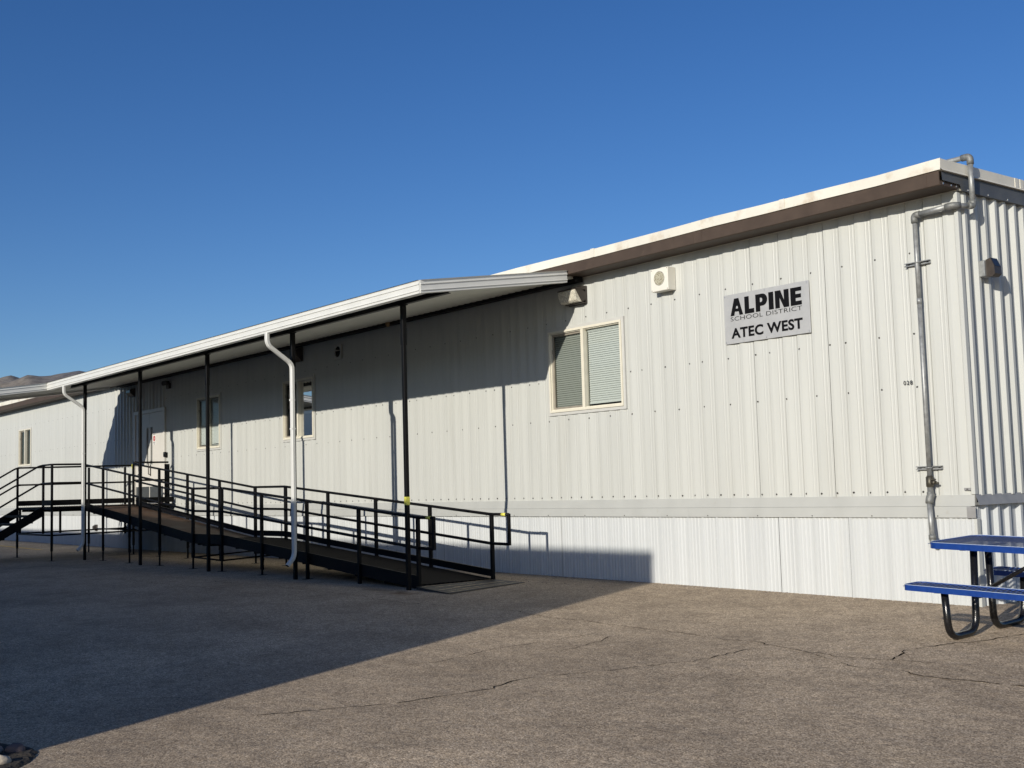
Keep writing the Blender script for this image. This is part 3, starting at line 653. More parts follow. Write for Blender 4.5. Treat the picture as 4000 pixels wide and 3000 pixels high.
LP((.543, T_), (.600, T_), (.600, B_), (.543, B_))
LP((.618, T_), (.682, T_), (.670, H_(.42)), (.670, B_), (.618, B_))
LP((.682, T_), (.720, H_(.58)), (.776, B_), (.716, B_), (.670, H_(.42)))
LP((.720, T_), (.776, T_), (.776, B_), (.720, H_(.58)))
LP((.794, T_), (.918, T_), (.918, H_(.22)), (.852, H_(.22)), (.852, H_(.38)), (.912, H_(.38)), (.912, H_(.60)), (.852, H_(.60)), (.852, H_(.77)), (.918, H_(.77)), (.918, B_), (.794, B_))
letters('SCHOOL DISTRICT', uv, .080, .918, .545, .462, m_, -.006, 1.05)
letters('ATEC WEST', uv, .080, .918, .900, .690, m_, .036, 1.06)
m_.build('lettering', 'ink', sign)
m_ = MB(); letters('028', lambda u, v: (u, -.0182, v), -.615, -.512, 2.158, 2.200, m_, .004, 1.15); m_.build('stencilled_number', 'ink', bld)
m_ = MB(); m_.box(-.012, .057, -.0325, -.0185, 1.096, 1.119); m_.slot(1).box(.012, .032, -.0338, -.0325, 1.103, 1.111); m_.build('id_plate', ['galv_trim', 'ink'], bld)

# ------------------------------------------------------------------ wall fittings
al = thing('alarm_speaker', (-3.835, 0, 3.585), 'square cream alarm speaker box with a round grille under the eaves', 'alarm box')
m_ = MB(); m_.box(-3.98, -3.69, -.150, -.016, 3.585, 3.865, .004)
for q in ((-3.965, 3.60), (-3.705, 3.60), (-3.965, 3.85), (-3.705, 3.85)): m_.slot(1).tube([(q[0], -.150, q[1]), (q[0], -.153, q[1])], .005, 8).slot(0)
m_.build('housing', ['alarm', 'screw'], al)
m_ = MB(); m_.tube([(-3.835, -.150, 3.740), (-3.835, -.154, 3.740)], .086, 32, True, False); m_.build('grille', 'grille', al)
m_ = MB(); m_.tube([(-3.835 + .088 * math.cos(R(a_)), -.151, 3.740 + .088 * math.sin(R(a_))) for a_ in range(0, 361, 15)], .003, 6, False); m_.build('grille_rim', 'trim', al)

wp = thing('wall_light', (-5.48, 0, 3.64), 'bronze wall pack light with a slanted glass lens beside the end of the canopy', 'wall light')
m_ = MB(); X0, X1 = -5.665, -5.305
m_.box(X0 + .01, X1, -.045, -.016, 3.645, 3.885, .004)
pr = [(-.045, 3.870), (-.150, 3.870), (-.235, 3.815), (-.235, 3.800), (-.060, 3.662), (-.060, 3.650), (-.045, 3.650)]
m_.extrude([(X0, y, z) for y, z in [(-.045, 3.872), (-.12, 3.872), (-.225, 3.838), (-.225, 3.826), (-.10, 3.826), (-.045, 3.80)]], (X0, 0, 0), (X1, 0, 0))
m_.extrude([(X0, y, z) for y, z in [(-.045, 3.70), (-.095, 3.664), (-.095, 3.652), (-.045, 3.652)]], (X0, 0, 0), (X1, 0, 0))
m_.extrude([(X1 - .012, y, z) for y, z in [(-.045, 3.83), (-.215, 3.83), (-.10, 3.660), (-.045, 3.660)]], (X1 - .012, 0, 0), (X1, 0, 0))
m_.extrude([(X0, y, z) for y, z in [(-.045, 3.83), (-.090, 3.83), (-.060, 3.660), (-.045, 3.660)]], (X0, 0, 0), (X0 + .012, 0, 0))
m_.build('housing', 'fixture', wp)
m_ = MB(); m_.extrude([(X0 + .004, y, z) for y, z in [(-.046, 3.825), (-.217, 3.825), (-.223, 3.80), (-.190, 3.69), (-.165, 3.668), (-.046, 3.664)]], (X0 + .004, 0, 0), (X1 - .014, 0, 0)); m_.build('lens', 'lens', wp)

fl = thing('wall_light', (.09, .36, 3.05), 'small dark floodlight on a grey box on the end wall', 'wall light')
m_ = MB(); m_.box(.105, .165, .27, .40, 3.17, 3.33, .006); m_.build('junction_box', 'galv', fl)
m_ = MB(); y0, y1 = .30, .425
m_.extrude([(x, y0, z) for x, z in [(.165, 3.17), (.165, 3.335), (.215, 3.350), (.250, 3.27), (.256, 3.19), (.225, 3.165)]], (0, y0, 0), (0, y1, 0)); m_.build('housing', 'fixture', fl)
m_ = MB(); m_.add([(.2185, y0 + .012, 3.345), (.2185, y1 - .012, 3.345), (.2535, y1 - .012, 3.265), (.2535, y0 + .012, 3.265)], [(0, 1, 2, 3)])
m_.build('lens', 'darkglass', fl)

vt = thing('exhaust_vent', (-11.86, 0, 3.70), 'square white exhaust vent with a round opening and a flap under the canopy', 'vent')
m_ = MB(); n_ = 24; cx_, cz_, r_ = -11.86, 3.705, .098
sq = []
for k in range(n_):
    a_ = 2 * math.pi * k / n_; c1, s1 = math.cos(a_), math.sin(a_); q = .128 / max(abs(c1), abs(s1)); sq.append((cx_ + c1 * q, -.036, cz_ + s1 * q))
ci = [(cx_ + r_ * math.cos(2 * math.pi * k / n_), -.036, cz_ + r_ * math.sin(2 * math.pi * k / n_)) for k in range(n_)]
m_.add(sq + ci + [(q[0], -.016, q[2]) for q in sq] + [(q[0], .03, q[2]) for q in ci], [(k, (k + 1) % n_, n_ + (k + 1) % n_, n_ + k) for k in range(n_)] + [(k, (k + 1) % n_, 2 * n_ + (k + 1) % n_, 2 * n_ + k) for k in range(n_)] + [(n_ + k, n_ + (k + 1) % n_, 3 * n_ + (k + 1) % n_, 3 * n_ + k) for k in range(n_)])
m_.build('face_plate', 'flange', vt)
m_ = MB(); m_.tube([(cx_, -.0185, cz_), (cx_, -.0175, cz_)], .099, 24); m_.build('throat', 'ink', vt)
m_ = MB(); m_.box(cx_ - .085, cx_ + .085, -.11, -.03, cz_ + .012, cz_ + .018); m_.build('flap', 'flange', vt)

def box_light(x, z, label, w_=.29, h_=.26, d=.13):
    t = thing('wall_light', (x, 0, z), label, 'wall light')
    m_ = MB(); m_.box(x - w_ / 2, x + w_ / 2, -.016 - d * .25, -.016, z, z + h_, .005); m_.extrude([(x - w_ / 2 + .01, y, q) for y, q in [(-.04, z + h_), (-.016 - d, z + h_ * .8), (-.016 - d, z + h_ * .45), (-.04, z + .01)]], (0, 0, 0), (w_ - .02, 0, 0)); m_.build('housing', 'fixture', t)
    m_ = MB(); m_.box(x - w_ / 2 + .03, x + w_ / 2 - .03, -.020 - d, -.0165 - d, z + h_ * .5, z + h_ * .75); m_.build('lens', 'darkglass', t)
box_light(-13.30, 3.67, 'dark wall light deep under the canopy beside the second downspout window')
box_light(-21.64, 3.655, 'dark slatted wall light above the left side of the double door', .30, .21)
sc = thing('security_camera', (-19.43, 0, 3.66), 'dark twin headed emergency light fitting above the right side of the double door', 'emergency light')
m_ = MB(); m_.box(-19.50, -19.34, -.07, -.016, 3.68, 3.80, .006); m_.build('base', 'fixture', sc)
for q in (-19.50, -19.37):
    m_ = MB(); m_.tube([(q, -.06, 3.81), (q + .02, -.15, 3.80)], [.045, .055], 14); m_.build('lamp_head', 'fixture', sc)
m_ = MB(); m_.box(-19.665, -19.535, -.052, -.046, 2.145, 2.262); m_.box(-19.66, -19.54, -.075, -.045, 2.15, 2.257, .006); m_.slot(1).box(-19.63, -19.57, -.0765, -.0751, 2.21, 2.24)
tag(m_.build('card_reader', ['ink', 'darkglass'], None, (-19.6, -.05, 2.15)), 'black card reader on the wall right of the double door', 'card reader')
ob_ = thing('outlet_box', (-24.16, 0, .45), 'small dark outlet box on the skirting left of the landing', 'outlet box')
m_ = MB(); m_.box(-24.23, -24.09, -.05, -.02, .44, .60, .005); m_.build('back_box', 'fixture', ob_)
m_ = MB(); m_.extrude([(-24.22, y, z) for y, z in [(-.05, .60), (-.11, .56), (-.11, .50), (-.05, .47)]], (0, 0, 0), (.12, 0, 0)); m_.build('cover', 'fixture', ob_)

# gas pipe
gp = thing('gas_pipe', (-.34, -.08, 0), 'galvanised gas pipe running down the wall corner from the roof with a valve', 'pipe')
PX = -.345; PYY = -.078
def pipe_part(name, pts, r, mt='galv', seg=14): m_ = MB(); m_.tube(pts, r, seg); return m_.build(name, mt, gp)
pipe_part('roof_pipe', [(-2.6, .1, 4.335), (.12, .1, 4.335)], .026)
pipe_part('elbow', bend([(.10, .1, 4.335), (.185, .1, 4.335), (.185, .1, 4.255)], .07, 8), .034, 'castiron')
pipe_part('riser_pipe', [(.185, .1, 4.27), (.185, .1, 3.88)], .027)
pipe_part('elbow', bend([(.185, .1, 3.90), (.185, .1, 3.845), (.165, .04, 3.84)], .05, 8), .034, 'castiron')
pipe_part('corner_pipe', [(.165, .05, 3.84), (.10, -.085, 3.842)], .027)
pipe_part('elbow', bend([(.125, -.04, 3.842), (.09, -.105, 3.842), (.02, -.105, 3.84)], .06, 8), .034, 'castiron')
pipe_part('cross_pipe', [(.03, -.105, 3.84), (PX + .06, -.088, 3.832)], .027)
pipe_part('elbow', bend([(PX + .07, -.088, 3.832), (PX, -.085, 3.830), (PX, -.08, 3.755)], .07, 8), .034, 'castiron')
pipe_part('downpipe', [(PX, PYY, 3.77), (PX, PYY, 2.95)], .0235)
pipe_part('coupling', [(PX, PYY, 3.00), (PX, PYY, 2.94)], .0255, 'galv')
pipe_part('downpipe', [(PX, PYY, 2.95), (PX, PYY, 1.245)], .0235)
pipe_part('valve', [(PX, PYY, 1.245), (PX, PYY, 1.235), (PX, PYY, 1.232), (PX, PYY, 1.14), (PX, PYY, 1.135), (PX, PYY, 1.128)], [.030, .030, .038, .038, .030, .030], 'brass', 12)
v = MB(); v.tube([(PX + .02, PYY - .01, 1.185), (PX + .075, PYY - .02, 1.175)], .020, 10); v.tube([(PX + .07, PYY - .02, 1.178), (PX + .105, PYY - .024, 1.172)], .010, 8); v.box(PX + .03, PX + .085, PYY - .038, PYY - .024, 1.20, 1.212); v.build('valve_stem', 'brass', gp)
pipe_part('tee', [(PX, PYY, 1.135), (PX, PYY, 1.09), (PX, PYY, 1.088), (PX, PYY, 1.06)], [.030, .030, .036, .036], 'castiron')
t_ = MB(); t_.tube(bend([(PX + .01, PYY + .005, 1.07), (PX, PYY - .02, 1.03), (PX, PYY - .03, .975)], .04, 5), .038, 14); t_.build('elbow', 'castiron', gp)
pipe_part('lower_pipe', [(PX, PYY - .03, .99), (PX + .045, PYY - .085, .64)], .026)
pipe_part('union', [(PX + .043, PYY - .083, .675), (PX + .048, PYY - .088, .63)], .033, 'castiron')
pipe_part('wall_entry', bend([(PX + .048, PYY - .088, .64), (PX + .050, PYY - .088, .592), (PX + .050, -.01, .590)], .045, 6), .030, 'castiron')
for z in (3.356, 1.322):
    s_ = MB(); s_.box(PX - .165, PX + .115, -.048, -.020, z - .018, z - .014); s_.box(PX - .165, PX + .115, -.048, -.020, z + .014, z + .018); s_.box(PX - .165, PX + .115, -.022, -.018, z - .018, z + .018)
    s_.box(PX - .165, PX + .115, -.050, -.046, z - .018, z - .009); s_.box(PX - .165, PX + .115, -.050, -.046, z + .009, z + .018)
    for q in (-.13, .08): s_.slot(1).box(PX + q - .012, PX + q + .012, -.0225, -.021, z - .004, z + .004).slot(0)
    st_ = s_.build('strut_bracket', ['galv', 'ink'], gp)
    c2 = MB(); c2.tube([(PX + .030 * math.cos(R(q)), PYY + .030 * math.sin(R(q)), z) for q in range(-200, 21, 20)], .006, 6); c2.build('pipe_clamp', 'galv', st_)

# ------------------------------------------------------------------ canopy
cp = thing('canopy', (-12.4, -2.2, 0), 'long white metal walkway canopy on slim black posts along the building', 'canopy')
XC0, XC1 = -22.35, -5.31; XW = -19.5; YF = -2.68; YW = -4.22
SL = .1405
def zc(y): return 3.578 + SL * (y + 2.65)               # bottom of fascia
prof_in = [(0, 0), (0, .028), (-.012, .031), (-.012, .037), (0, .042), (0, .102), (-.012, .105), (-.012, .111), (0, .117), (0, .152), (-.008, .158), (-.02, .158)]
def fascia(name, a, b, nrm):
    """extruded gutter-profile from a to b (bottom edge), nrm = outward direction"""
    a = Vector(a); b = Vector(b); nn = Vector(nrm); m_ = MB(); P = [(-d, h) for d, h in prof_in]; P = [(q[0] , q[1]) for q in P] + [(-.09, .158), (-.09, .0)]
    va = [a + nn * q[0] + Vector((0, 0, q[1])) for q in P]; vb = [b + nn * q[0] + Vector((0, 0, q[1])) for q in P]; n_ = len(P)
    m_.add(va + vb, [(i, (i + 1) % n_, n_ + (i + 1) % n_, n_ + i) for i in range(n_)] + [tuple(range(n_))[::-1], tuple(range(n_, 2 * n_))])
    return m_.build(name, 'white', cp)
fascia('front_fascia', (XW, YF, zc(YF)), (XC1 - .012, YF, zc(YF)), (0, -1, 0))
fascia('side_fascia', (XC1, YF + .012, zc(YF + .012)), (XC1, -.352, zc(-.352)), (1, 0, 0))
fascia('side_fascia', (XW, YW, zc(YW)), (XW, YF - .004, zc(YF - .004)), (1, 0, 0))
fascia('front_fascia', (XC0, YW - .0, zc(YW)), (XW - .012, YW, zc(YW)), (0, -1, 0))
fascia('side_fascia', (XC0, YW + .012, zc(YW)), (XC0, -.352, zc(-.352)), (-1, 0, 0))
# ribbed pan deck: ribs run out from the building
dk = MB(); pitch = .1525
def pan(x0, x1, y0, y1):
    xs = []; x = x0
    while x < x1: xs += [(x, 0), (x + .060, 0), (x + .080, .034), (x + .130, .034)]; x += pitch
    xs = [q for q in xs if q[0] < x1] + [(x1, 0)]
    for y in (y0, y1): pass
    lo = [(x, y, zc(y) + .050 + h) for y in (y0, y1) for x, h in xs]; hi = [(x, y, zc(y) + .053 + h) for y in (y0, y1) for x, h in xs]; n_ = len(xs)
    dk.add(lo, [(i, i + 1, n_ + i + 1, n_ + i) for i in range(n_ - 1)]); dk.add(hi, [(i, i + 1, n_ + i + 1, n_ + i) for i in range(n_ - 1)])
pan(XC0 + .09, XC1 - .09, YF + .06, -.17); pan(XC0 + .09, XW - .09, YW + .06, YF + .055)
dk.build('roof_deck', 'deck_under', cp)
bm = MB(); zb = 3.622
bm.box(-19.45, -5.40, -2.225, -2.165, zb, zb + .008); bm.box(-19.45, -5.40, -2.225, -2.165, zb + .080, zb + .088); bm.box(-19.45, -5.40, -2.199, -2.191, zb + .008, zb + .080)
bm.build('front_beam', 'black', cp)
bm = MB(); bm.box(XC0, -5.34, -.17, -.055, 3.935, 4.0); bm.build('back_beam', 'black', cp)
bm = MB(); bm.box(XC0 + .1, XW - .1, -3.95, -3.89, 3.36, 3.41); bm.build('front_beam', 'black', cp)
PXS = [-6.42, -9.42, -12.45, -15.48, -18.55]
for i, x in enumerate(PXS):
    p = MB(); p.box(x - .0255, x + .0255, -2.2205, -2.1695, gz(x, -2.2) - .02, 3.10, .003); p.box(x - .030, x + .030, -2.225, -2.165, 3.10, zb - .001, .003)
    p.box(x - .07, x + .07, -2.225, -2.165, zb - .010, zb - .001)
    po = p.build('post', 'black', cp, (x, -2.195, 0))
    if i == 0:
        t = MB(); t.box(x - .0265, x + .0265, -2.2215, -2.1685, 1.06, 1.165); t.build('marker_tape', 'yellow', po)
for x in (XC0 + .25, XW - .25):
    p = MB(); p.box(x - .0255, x + .0255, -3.945, -3.895, gz(x, -3.92) - .02, 3.36, .003); p.build('post', 'black', cp, (x, -3.92, 0))
# downspouts
def downspout(x, yv, ytop, ztop, zbot):
    P = bend([(x, ytop, ztop), (x, ytop, ztop - .17), (x, yv, ztop - .44), (x, yv, zbot + .06), (x, yv - .115, zbot - .06)], .08, 6)
    P = [Vector(p) for p in P]; m_ = MB(); W2, D2 = .0385, .0255; rings = []
    for i, p in enumerate(P):
        t = (P[min(i + 1, len(P) - 1)] - P[max(0, i - 1)]).normalized(); s_ = Vector((1, 0, 0)); u = s_.cross(t).normalized()
        c_ = 1 + (.03 if 0 < i < len(P) - 1 and (i % 2) and (P[i + 1] - P[i]).length < .05 else 0)
        ring_ = []
        for (a_, b_) in ((-1, -.7), (-.7, -1), (.7, -1), (1, -.7), (1, .7), (.7, 1), (-.7, 1), (-1, .7)): ring_.append(p + s_ * a_ * W2 * c_ + u * b_ * D2 * c_)
        rings.append(ring_)
    m_.add([q for r_ in rings for q in r_], [(i * 8 + k, i * 8 + (k + 1) % 8, i * 8 + 8 + (k + 1) % 8, i * 8 + 8 + k) for i in range(len(rings) - 1) for k in range(8)])
    m_.box(x - .041, x + .041, yv - .028, yv + .028, 2.18, 2.20); m_.box(x - .041, x + .041, yv - .028, yv + .028, 1.12, 1.135)
    m_.slot(1).add([rings[-1][k] for k in range(8)], [tuple(range(8))])
    ds = m_.build('downspout', ['white', 'ink'], cp)
    b_ = MB(); b_.box(x - .045, x + .03, yv - .029, yv + .03, 2.60, 2.625); b_.build('strap', 'white', ds)
downspout(-9.31, -2.268, -2.665, 3.58, .27)
downspout(-18.44, -2.268, -2.665, 3.58, .27)
ns = MB(); ns.tube([(-9.95, -.19, 3.90), (-9.95, -.19, 3.95), (-9.95, -.19, 4.0)], [.02, .045, .03], 10)
tag(ns.build('wasp_nest', 'box_tan', None, (-9.95, -.19, 3.95)), 'small tan nest tucked under the canopy at the back beam', 'nest')

# ------------------------------------------------------------------ ramp
YO, YI = -2.06, -.91
rp = thing('access_ramp', (-12.5, -1.5, 0), 'black steel wheelchair ramp with handrails descending along the white wall', 'ramp')
def zd(x): return lerp(x, [-19.1, -13.4, -12.2, -6.35], [1.085, .495, .495, .055])
def zr(x): return zd(x) + lerp(x, [-19.1, -13.4, -12.2, -6.0], [.905, .885, .875, .84])
SEGX = [-19.08, -17.82, -16.36, -14.86, -13.4, -12.2, -10.74, -9.28, -7.82, -6.37]
# deck panels
for a, b in zip(SEGX, SEGX[1:]):
    m_ = MB(); ply = a < -14.5
    A0, B0 = (a + .006, b - .006)
    m_.add([(A0, YO + .02, zd(A0)), (B0, YO + .02, zd(B0)), (B0, YI - .02, zd(B0)), (A0, YI - .02, zd(A0)), (A0, YO + .02, zd(A0) - .03), (B0, YO + .02, zd(B0) - .03), (B0, YI - .02, zd(B0) - .03), (A0, YI - .02, zd(A0) - .03)], [(0, 1, 2, 3), (4, 7, 6, 5), (0, 4, 5, 1), (1, 5, 6, 2), (2, 6, 7, 3), (3, 7, 4, 0)])
    m_.build('deck_panel', 'ply' if ply else 'meshdeck', rp)
def strip(mb, y, t, lo, hi, xs):                        # vertical plate following the ramp
    vs = []
    for x in xs: vs += [(x, y - t / 2, zd(x) + lo), (x, y + t / 2, zd(x) + lo), (x, y + t / 2, zd(x) + hi), (x, y - t / 2, zd(x) + hi)]
    n_ = len(xs); mb.add(vs, [(4 * i + a, 4 * i + (a + 1) % 4, 4 * i + 4 + (a + 1) % 4, 4 * i + 4 + a) for i in range(n_ - 1) for a in range(4)] + [(0, 1, 2, 3), (4 * n_ - 4, 4 * n_ - 3, 4 * n_ - 2, 4 * n_ - 1)])
BX = [-19.1, -13.4, -12.2, -6.35]
m_ = MB(); strip(m_, YO, .006, -.055, .105, BX); strip(m_, YO + .02, .035, -.060, -.052, BX); strip(m_, YO - .006, .014, .103, .109, BX); m_.build('side_plate', 'black', rp)
m_ = MB(); strip(m_, YI, .006, .022, .118, BX); strip(m_, YI - .014, .022, .112, .118, BX); m_.build('toe_board', 'black', rp)
m_ = MB(); strip(m_, YI, .008, -.085, -.004, BX); m_.build('side_plate', 'black', rp)
for x in [-18.5 + .75 * k for k in range(17)]:
    if x < -6.6: m_ = MB(); m_.box(x - .02, x + .02, YO + .03, YI - .03, zd(x) - .085, zd(x) - .036); m_.build('joist', 'black', rp)
RT = .0200
def rail_line(y, xs, dz, name='handrail', loop=0, par=None):
    pts = [(x, y, zr(x) - dz) for x in xs]; m_ = MB(); m_.tube(bend(pts, .05, 3), RT, 10); return m_.build(name, 'black', par or rp)
rail_line(YO, [-19.1, -13.4, -12.25], 0); rail_line(YO, [-12.15, -6.37, -6.03], 0)
rail_line(YI, [-19.25, -13.4, -12.2, -6.37, -5.98], 0)
rail_line(YO, [-19.1, -13.4, -12.2, -6.37, -6.05], .385, 'mid_rail'); rail_line(YI, [-19.1, -13.4, -12.2, -6.37, -6.0], .385, 'mid_rail')
for y in (YO, YI):                                      # end loops
    x = -6.03 if y == YO else -5.98
    m_ = MB(); m_.box(x - .018, x + .018, y - .018, y + .018, zr(x) - .40, zr(x) + .012, .003); m_.build('end_loop', 'black', rp)
    t = MB(); t.tube([(x - .15, y, zr(x - .15)), (x - .06, y, zr(x - .06))], RT + .0012, 10); t.build('marker_tape', 'yellow', rp)
t = MB(); t.box(-19.30, -19.255, YI - .0195, YI + .0195, 1.88, 1.985); t.build('marker_tape', 'yellow', rp)
PW = .0225
POX = [-17.82, -16.36, -14.86, -13.36, -12.20, -10.74, -9.28, -7.82, -6.37]
for y in (YO, YI):
    for x in POX:
        m_ = MB(); g0 = gz(x, y); top = zr(x); yy = y + (-.012 if y == YO else .012)
        w2 = PW * (1.25 if x in (-13.36, -12.20) else 1)
        m_.box(x - w2, x + w2, yy - PW, yy + PW, max(g0, zd(x) - .30), top - .01, .002)
        po = m_.build('post', 'black', rp, (x, yy, g0))
        if zd(x) > .2:
            f = MB(); f.box(x - .020, x + .020, yy - .020, yy + .020, g0 + .20, zd(x) - .02, .002); f.box(x - .013, x + .013, yy - .013, yy + .013, g0 + .004, g0 + .205)
            f.box(x - .06, x + .06, yy - .06, yy + .06, g0 + .0, g0 + .006)
            for q in (.24, .30): f.tube([(x + .02, yy, g0 + q), (x + .055, yy, g0 + q)], .006, 6); f.box(x + .048, x + .058, yy - .012, yy + .012, g0 + q - .011, g0 + q + .011)
            f.build('foot', 'black', po)
        else:
            f = MB(); f.box(x - .018, x + .018, yy - .018, yy + .018, g0, zd(x) + .03); f.build('foot', 'black', po)
m_ = MB(); zz = .20
m_.tube([(-13.36, YO, zz), (-12.2, YO, zz - .02)], .014, 8); m_.tube([(-12.2, YO, zz - .02), (-12.2, YI, zz + .03)], .014, 8); m_.tube([(-13.36, YI, zz + .05), (-12.2, YI, zz + .03)], .014, 8); m_.tube([(-13.36, YO, zz), (-13.36, YI, zz + .05)], .014, 8); m_.build('cross_brace', 'black', rp)
m_ = MB(); m_.box(-13.0, -12.7, YO, YI, .40, .43); m_.build('joist', 'black', rp)
# threshold plate
ap = MB(); za = .052
def gzz(x, y): return gz(x, y) + .004
ap.add([(-6.36, YO - .06, gzz(-6.36, YO) + .035), (-6.36, YI + .02, gzz(-6.36, YI) + .022), (-5.80, YI + .09, gzz(-5.8, YI) + .005), (-5.58, YO - .10, gzz(-5.58, YO) + .005),
        (-6.36, YO - .06, gzz(-6.36, YO)), (-6.36, YI + .02, gzz(-6.36, YI)), (-5.80, YI + .09, gzz(-5.8, YI)), (-5.58, YO - .10, gzz(-5.58, YO))], [(0, 1, 2, 3), (0, 3, 7, 4), (1, 5, 6, 2), (3, 2, 6, 7), (0, 4, 5, 1)])
plate = ap.build('threshold_plate', 'plate', rp)
wr_ = MB(); rw = random.Random(5)
for (t0, a_, b_, wd) in ((.12, .02, .97, .028), (.33, .10, .62, .035), (.55, .22, .93, .045), (.62, .02, .30, .03), (.80, .05, .85, .03), (.93, .0, 1.0, .035)):
    n_ = 26; vs = []
    for i in range(n_ + 1):
        s_ = a_ + (b_ - a_) * i / n_
        for sg in (-1, 1):
            t = t0 + sg * wd * .55 * (.15 + .85 * rw.random()) * (1 if 0 < i < n_ else .2); t = min(.995, max(.005, t))
            P0 = Vector((-6.36, YO - .06, gzz(-6.36, YO) + .035)).lerp(Vector((-6.36, YI + .02, gzz(-6.36, YI) + .022)), s_)
            P1 = Vector((-5.58, YO - .10, gzz(-5.58, YO) + .005)).lerp(Vector((-5.80, YI + .09, gzz(-5.8, YI) + .005)), s_)
            q = P0.lerp(P1, t); vs.append((q.x, q.y, q.z + .009))
    wr_.add(vs, [(2 * i, 2 * i + 1, 2 * i + 3, 2 * i + 2) for i in range(n_)])
wr_.build('worn_strip', 'worn', plate)

# ------------------------------------------------------------------ landing
LX0, LX1, LY0, LY1, LZ = -21.55, -19.10, -2.69, -.06, 1.105
ld = thing('entry_landing', (-20.3, -1.4, 0), 'black steel landing platform in front of the double door', 'landing')
m_ = MB(); m_.box(LX0 + .01, LX1 - .01, LY0 + .01, LY1, LZ - .035, LZ); m_.build('deck', 'ply', ld)
m_ = MB()
m_.box(LX0, LX1, LY0 - .004, LY0 + .008, LZ - .055, LZ + .002); m_.box(LX0 - .004, LX0 + .008, LY0 + .008, LY1, LZ - .055, LZ + .002); m_.box(LX1 - .008, LX1 + .004, LY0 + .008, LY1, LZ - .055, LZ + .002)
for k in range(5): x = LX0 + .3 + k * .47; m_.box(x - .02, x + .02, LY0 + .02, LY1 - .02, LZ - .10, LZ - .036)
m_.build('frame', 'black', ld)
def toe(a, b): m_ = MB(); m_.bar((a[0], a[1], LZ + .09), (b[0], b[1], LZ + .09), .006, .115); m_.build('toe_board', 'black', ld)
toe((LX0, LY0), (LX0, LY1)); toe((LX1, LY0), (LX1, YO)); toe((LX1, YI), (LX1, LY1)); toe((-19.75, LY0), (LX1, LY0))
RZ = 1.99
def rl(*pts, name='handrail'): m_ = MB(); m_.tube(bend(pts, .05, 3), RT, 10); m_.build(name, 'black', ld)
rl((LX0, LY0, RZ), (LX0, LY1, RZ + .03)); rl((LX0, LY0, RZ - .385), (LX0, LY1, RZ - .36), name='mid_rail')
rl((-19.75, LY0, RZ), (LX1, LY0, RZ), (LX1, YO, RZ)); rl((-19.75, LY0, RZ - .385), (LX1, LY0, RZ - .385), (LX1, YO, RZ - .385), name='mid_rail')
rl((LX1 - .15, YI, RZ + .03), (LX1 - .15, LY1 - .06, RZ + .03)); rl((LX1 - .15, YI, RZ - .36), (LX1 - .15, LY1 - .06, RZ - .36), name='mid_rail')
for (x, y, leg, bot) in ((LX0, LY0, 1, 0), (LX1, LY0, 1, 0), (-19.75, LY0 + .02, 0, LZ - .56), (LX0, -1.10, 1, 0), (LX0, -.25, 0, .42), (LX0, -1.75, 0, .5), (LX1, YO, 0, LZ - .1), (LX1 - .15, YI, 1, 0), (LX1 - .15, LY1 - .06, 0, LZ - .1), (LX1 - .15, LY1 - .12, 0, LZ - .1), (LX0 + .1, LY0 + .03, 0, LZ - .56)):
    g0 = gz(x, y); m_ = MB(); b0 = g0 + .2 if leg else bot
    tp = RZ - .01 if x != LX0 + .1 and y not in (-1.75,) else LZ - .03
    m_.box(x - .022, x + .022, y - .022, y + .022, b0, tp, .002)
    po = m_.build('post', 'black', ld, (x, y, g0))
    if leg:
        f = MB(); f.box(x - .013, x + .013, y - .013, y + .013, g0 + .004, g0 + .21); f.box(x - .06, x + .06, y - .06, y + .06, g0, g0 + .006)
        for q in (.24, .30): f.tube([(x + .02, y, g0 + q), (x + .055, y, g0 + q)], .006, 6)
        f.build('foot', 'black', po)
m_ = MB()
for a, b in (((LX0, LY0, .52), (LX1, LY0, .52)), ((LX1, LY0, .52), (LX1, LY1 - .1, .55)), ((LX0, LY0, .53), (LX0, LY1 - .1, .55)), ((LX0, YI, .56), (LX1, YI, .56))): m_.tube([a, b], .017, 8)
m_.build('cross_brace', 'black', ld)
# S hooks
def s_hook(x, y, z, label):
    m_ = MB(); P = [(x, y, z), (x, y, z - .10)]
    P += [(x + .012 + .032 * math.cos(R(a_)) - .012, y, z - .135 + .034 * math.sin(R(a_))) for a_ in range(100, -80, -20)]
    P += [(x - .006 + .034 * math.cos(R(a_)), y, z - .205 + .036 * math.sin(R(a_))) for a_ in range(100, 321, 20)]
    m_.tube(P, .0065, 8); m_.box(x - .012, x + .012, y - .012, y + .012, z + .0, z + .05)
    o = m_.build('hook', 'black', None, (x, y, z)); tag(o, label, 'hook')
s_hook(LX0, -.76, RZ - .02, 'black S shaped hook hanging from the far rail of the landing, left of the door')
s_hook(-18.95, YI, zr(-18.95) - .05, 'black S shaped hook hanging at the top of the ramp handrail before the door')

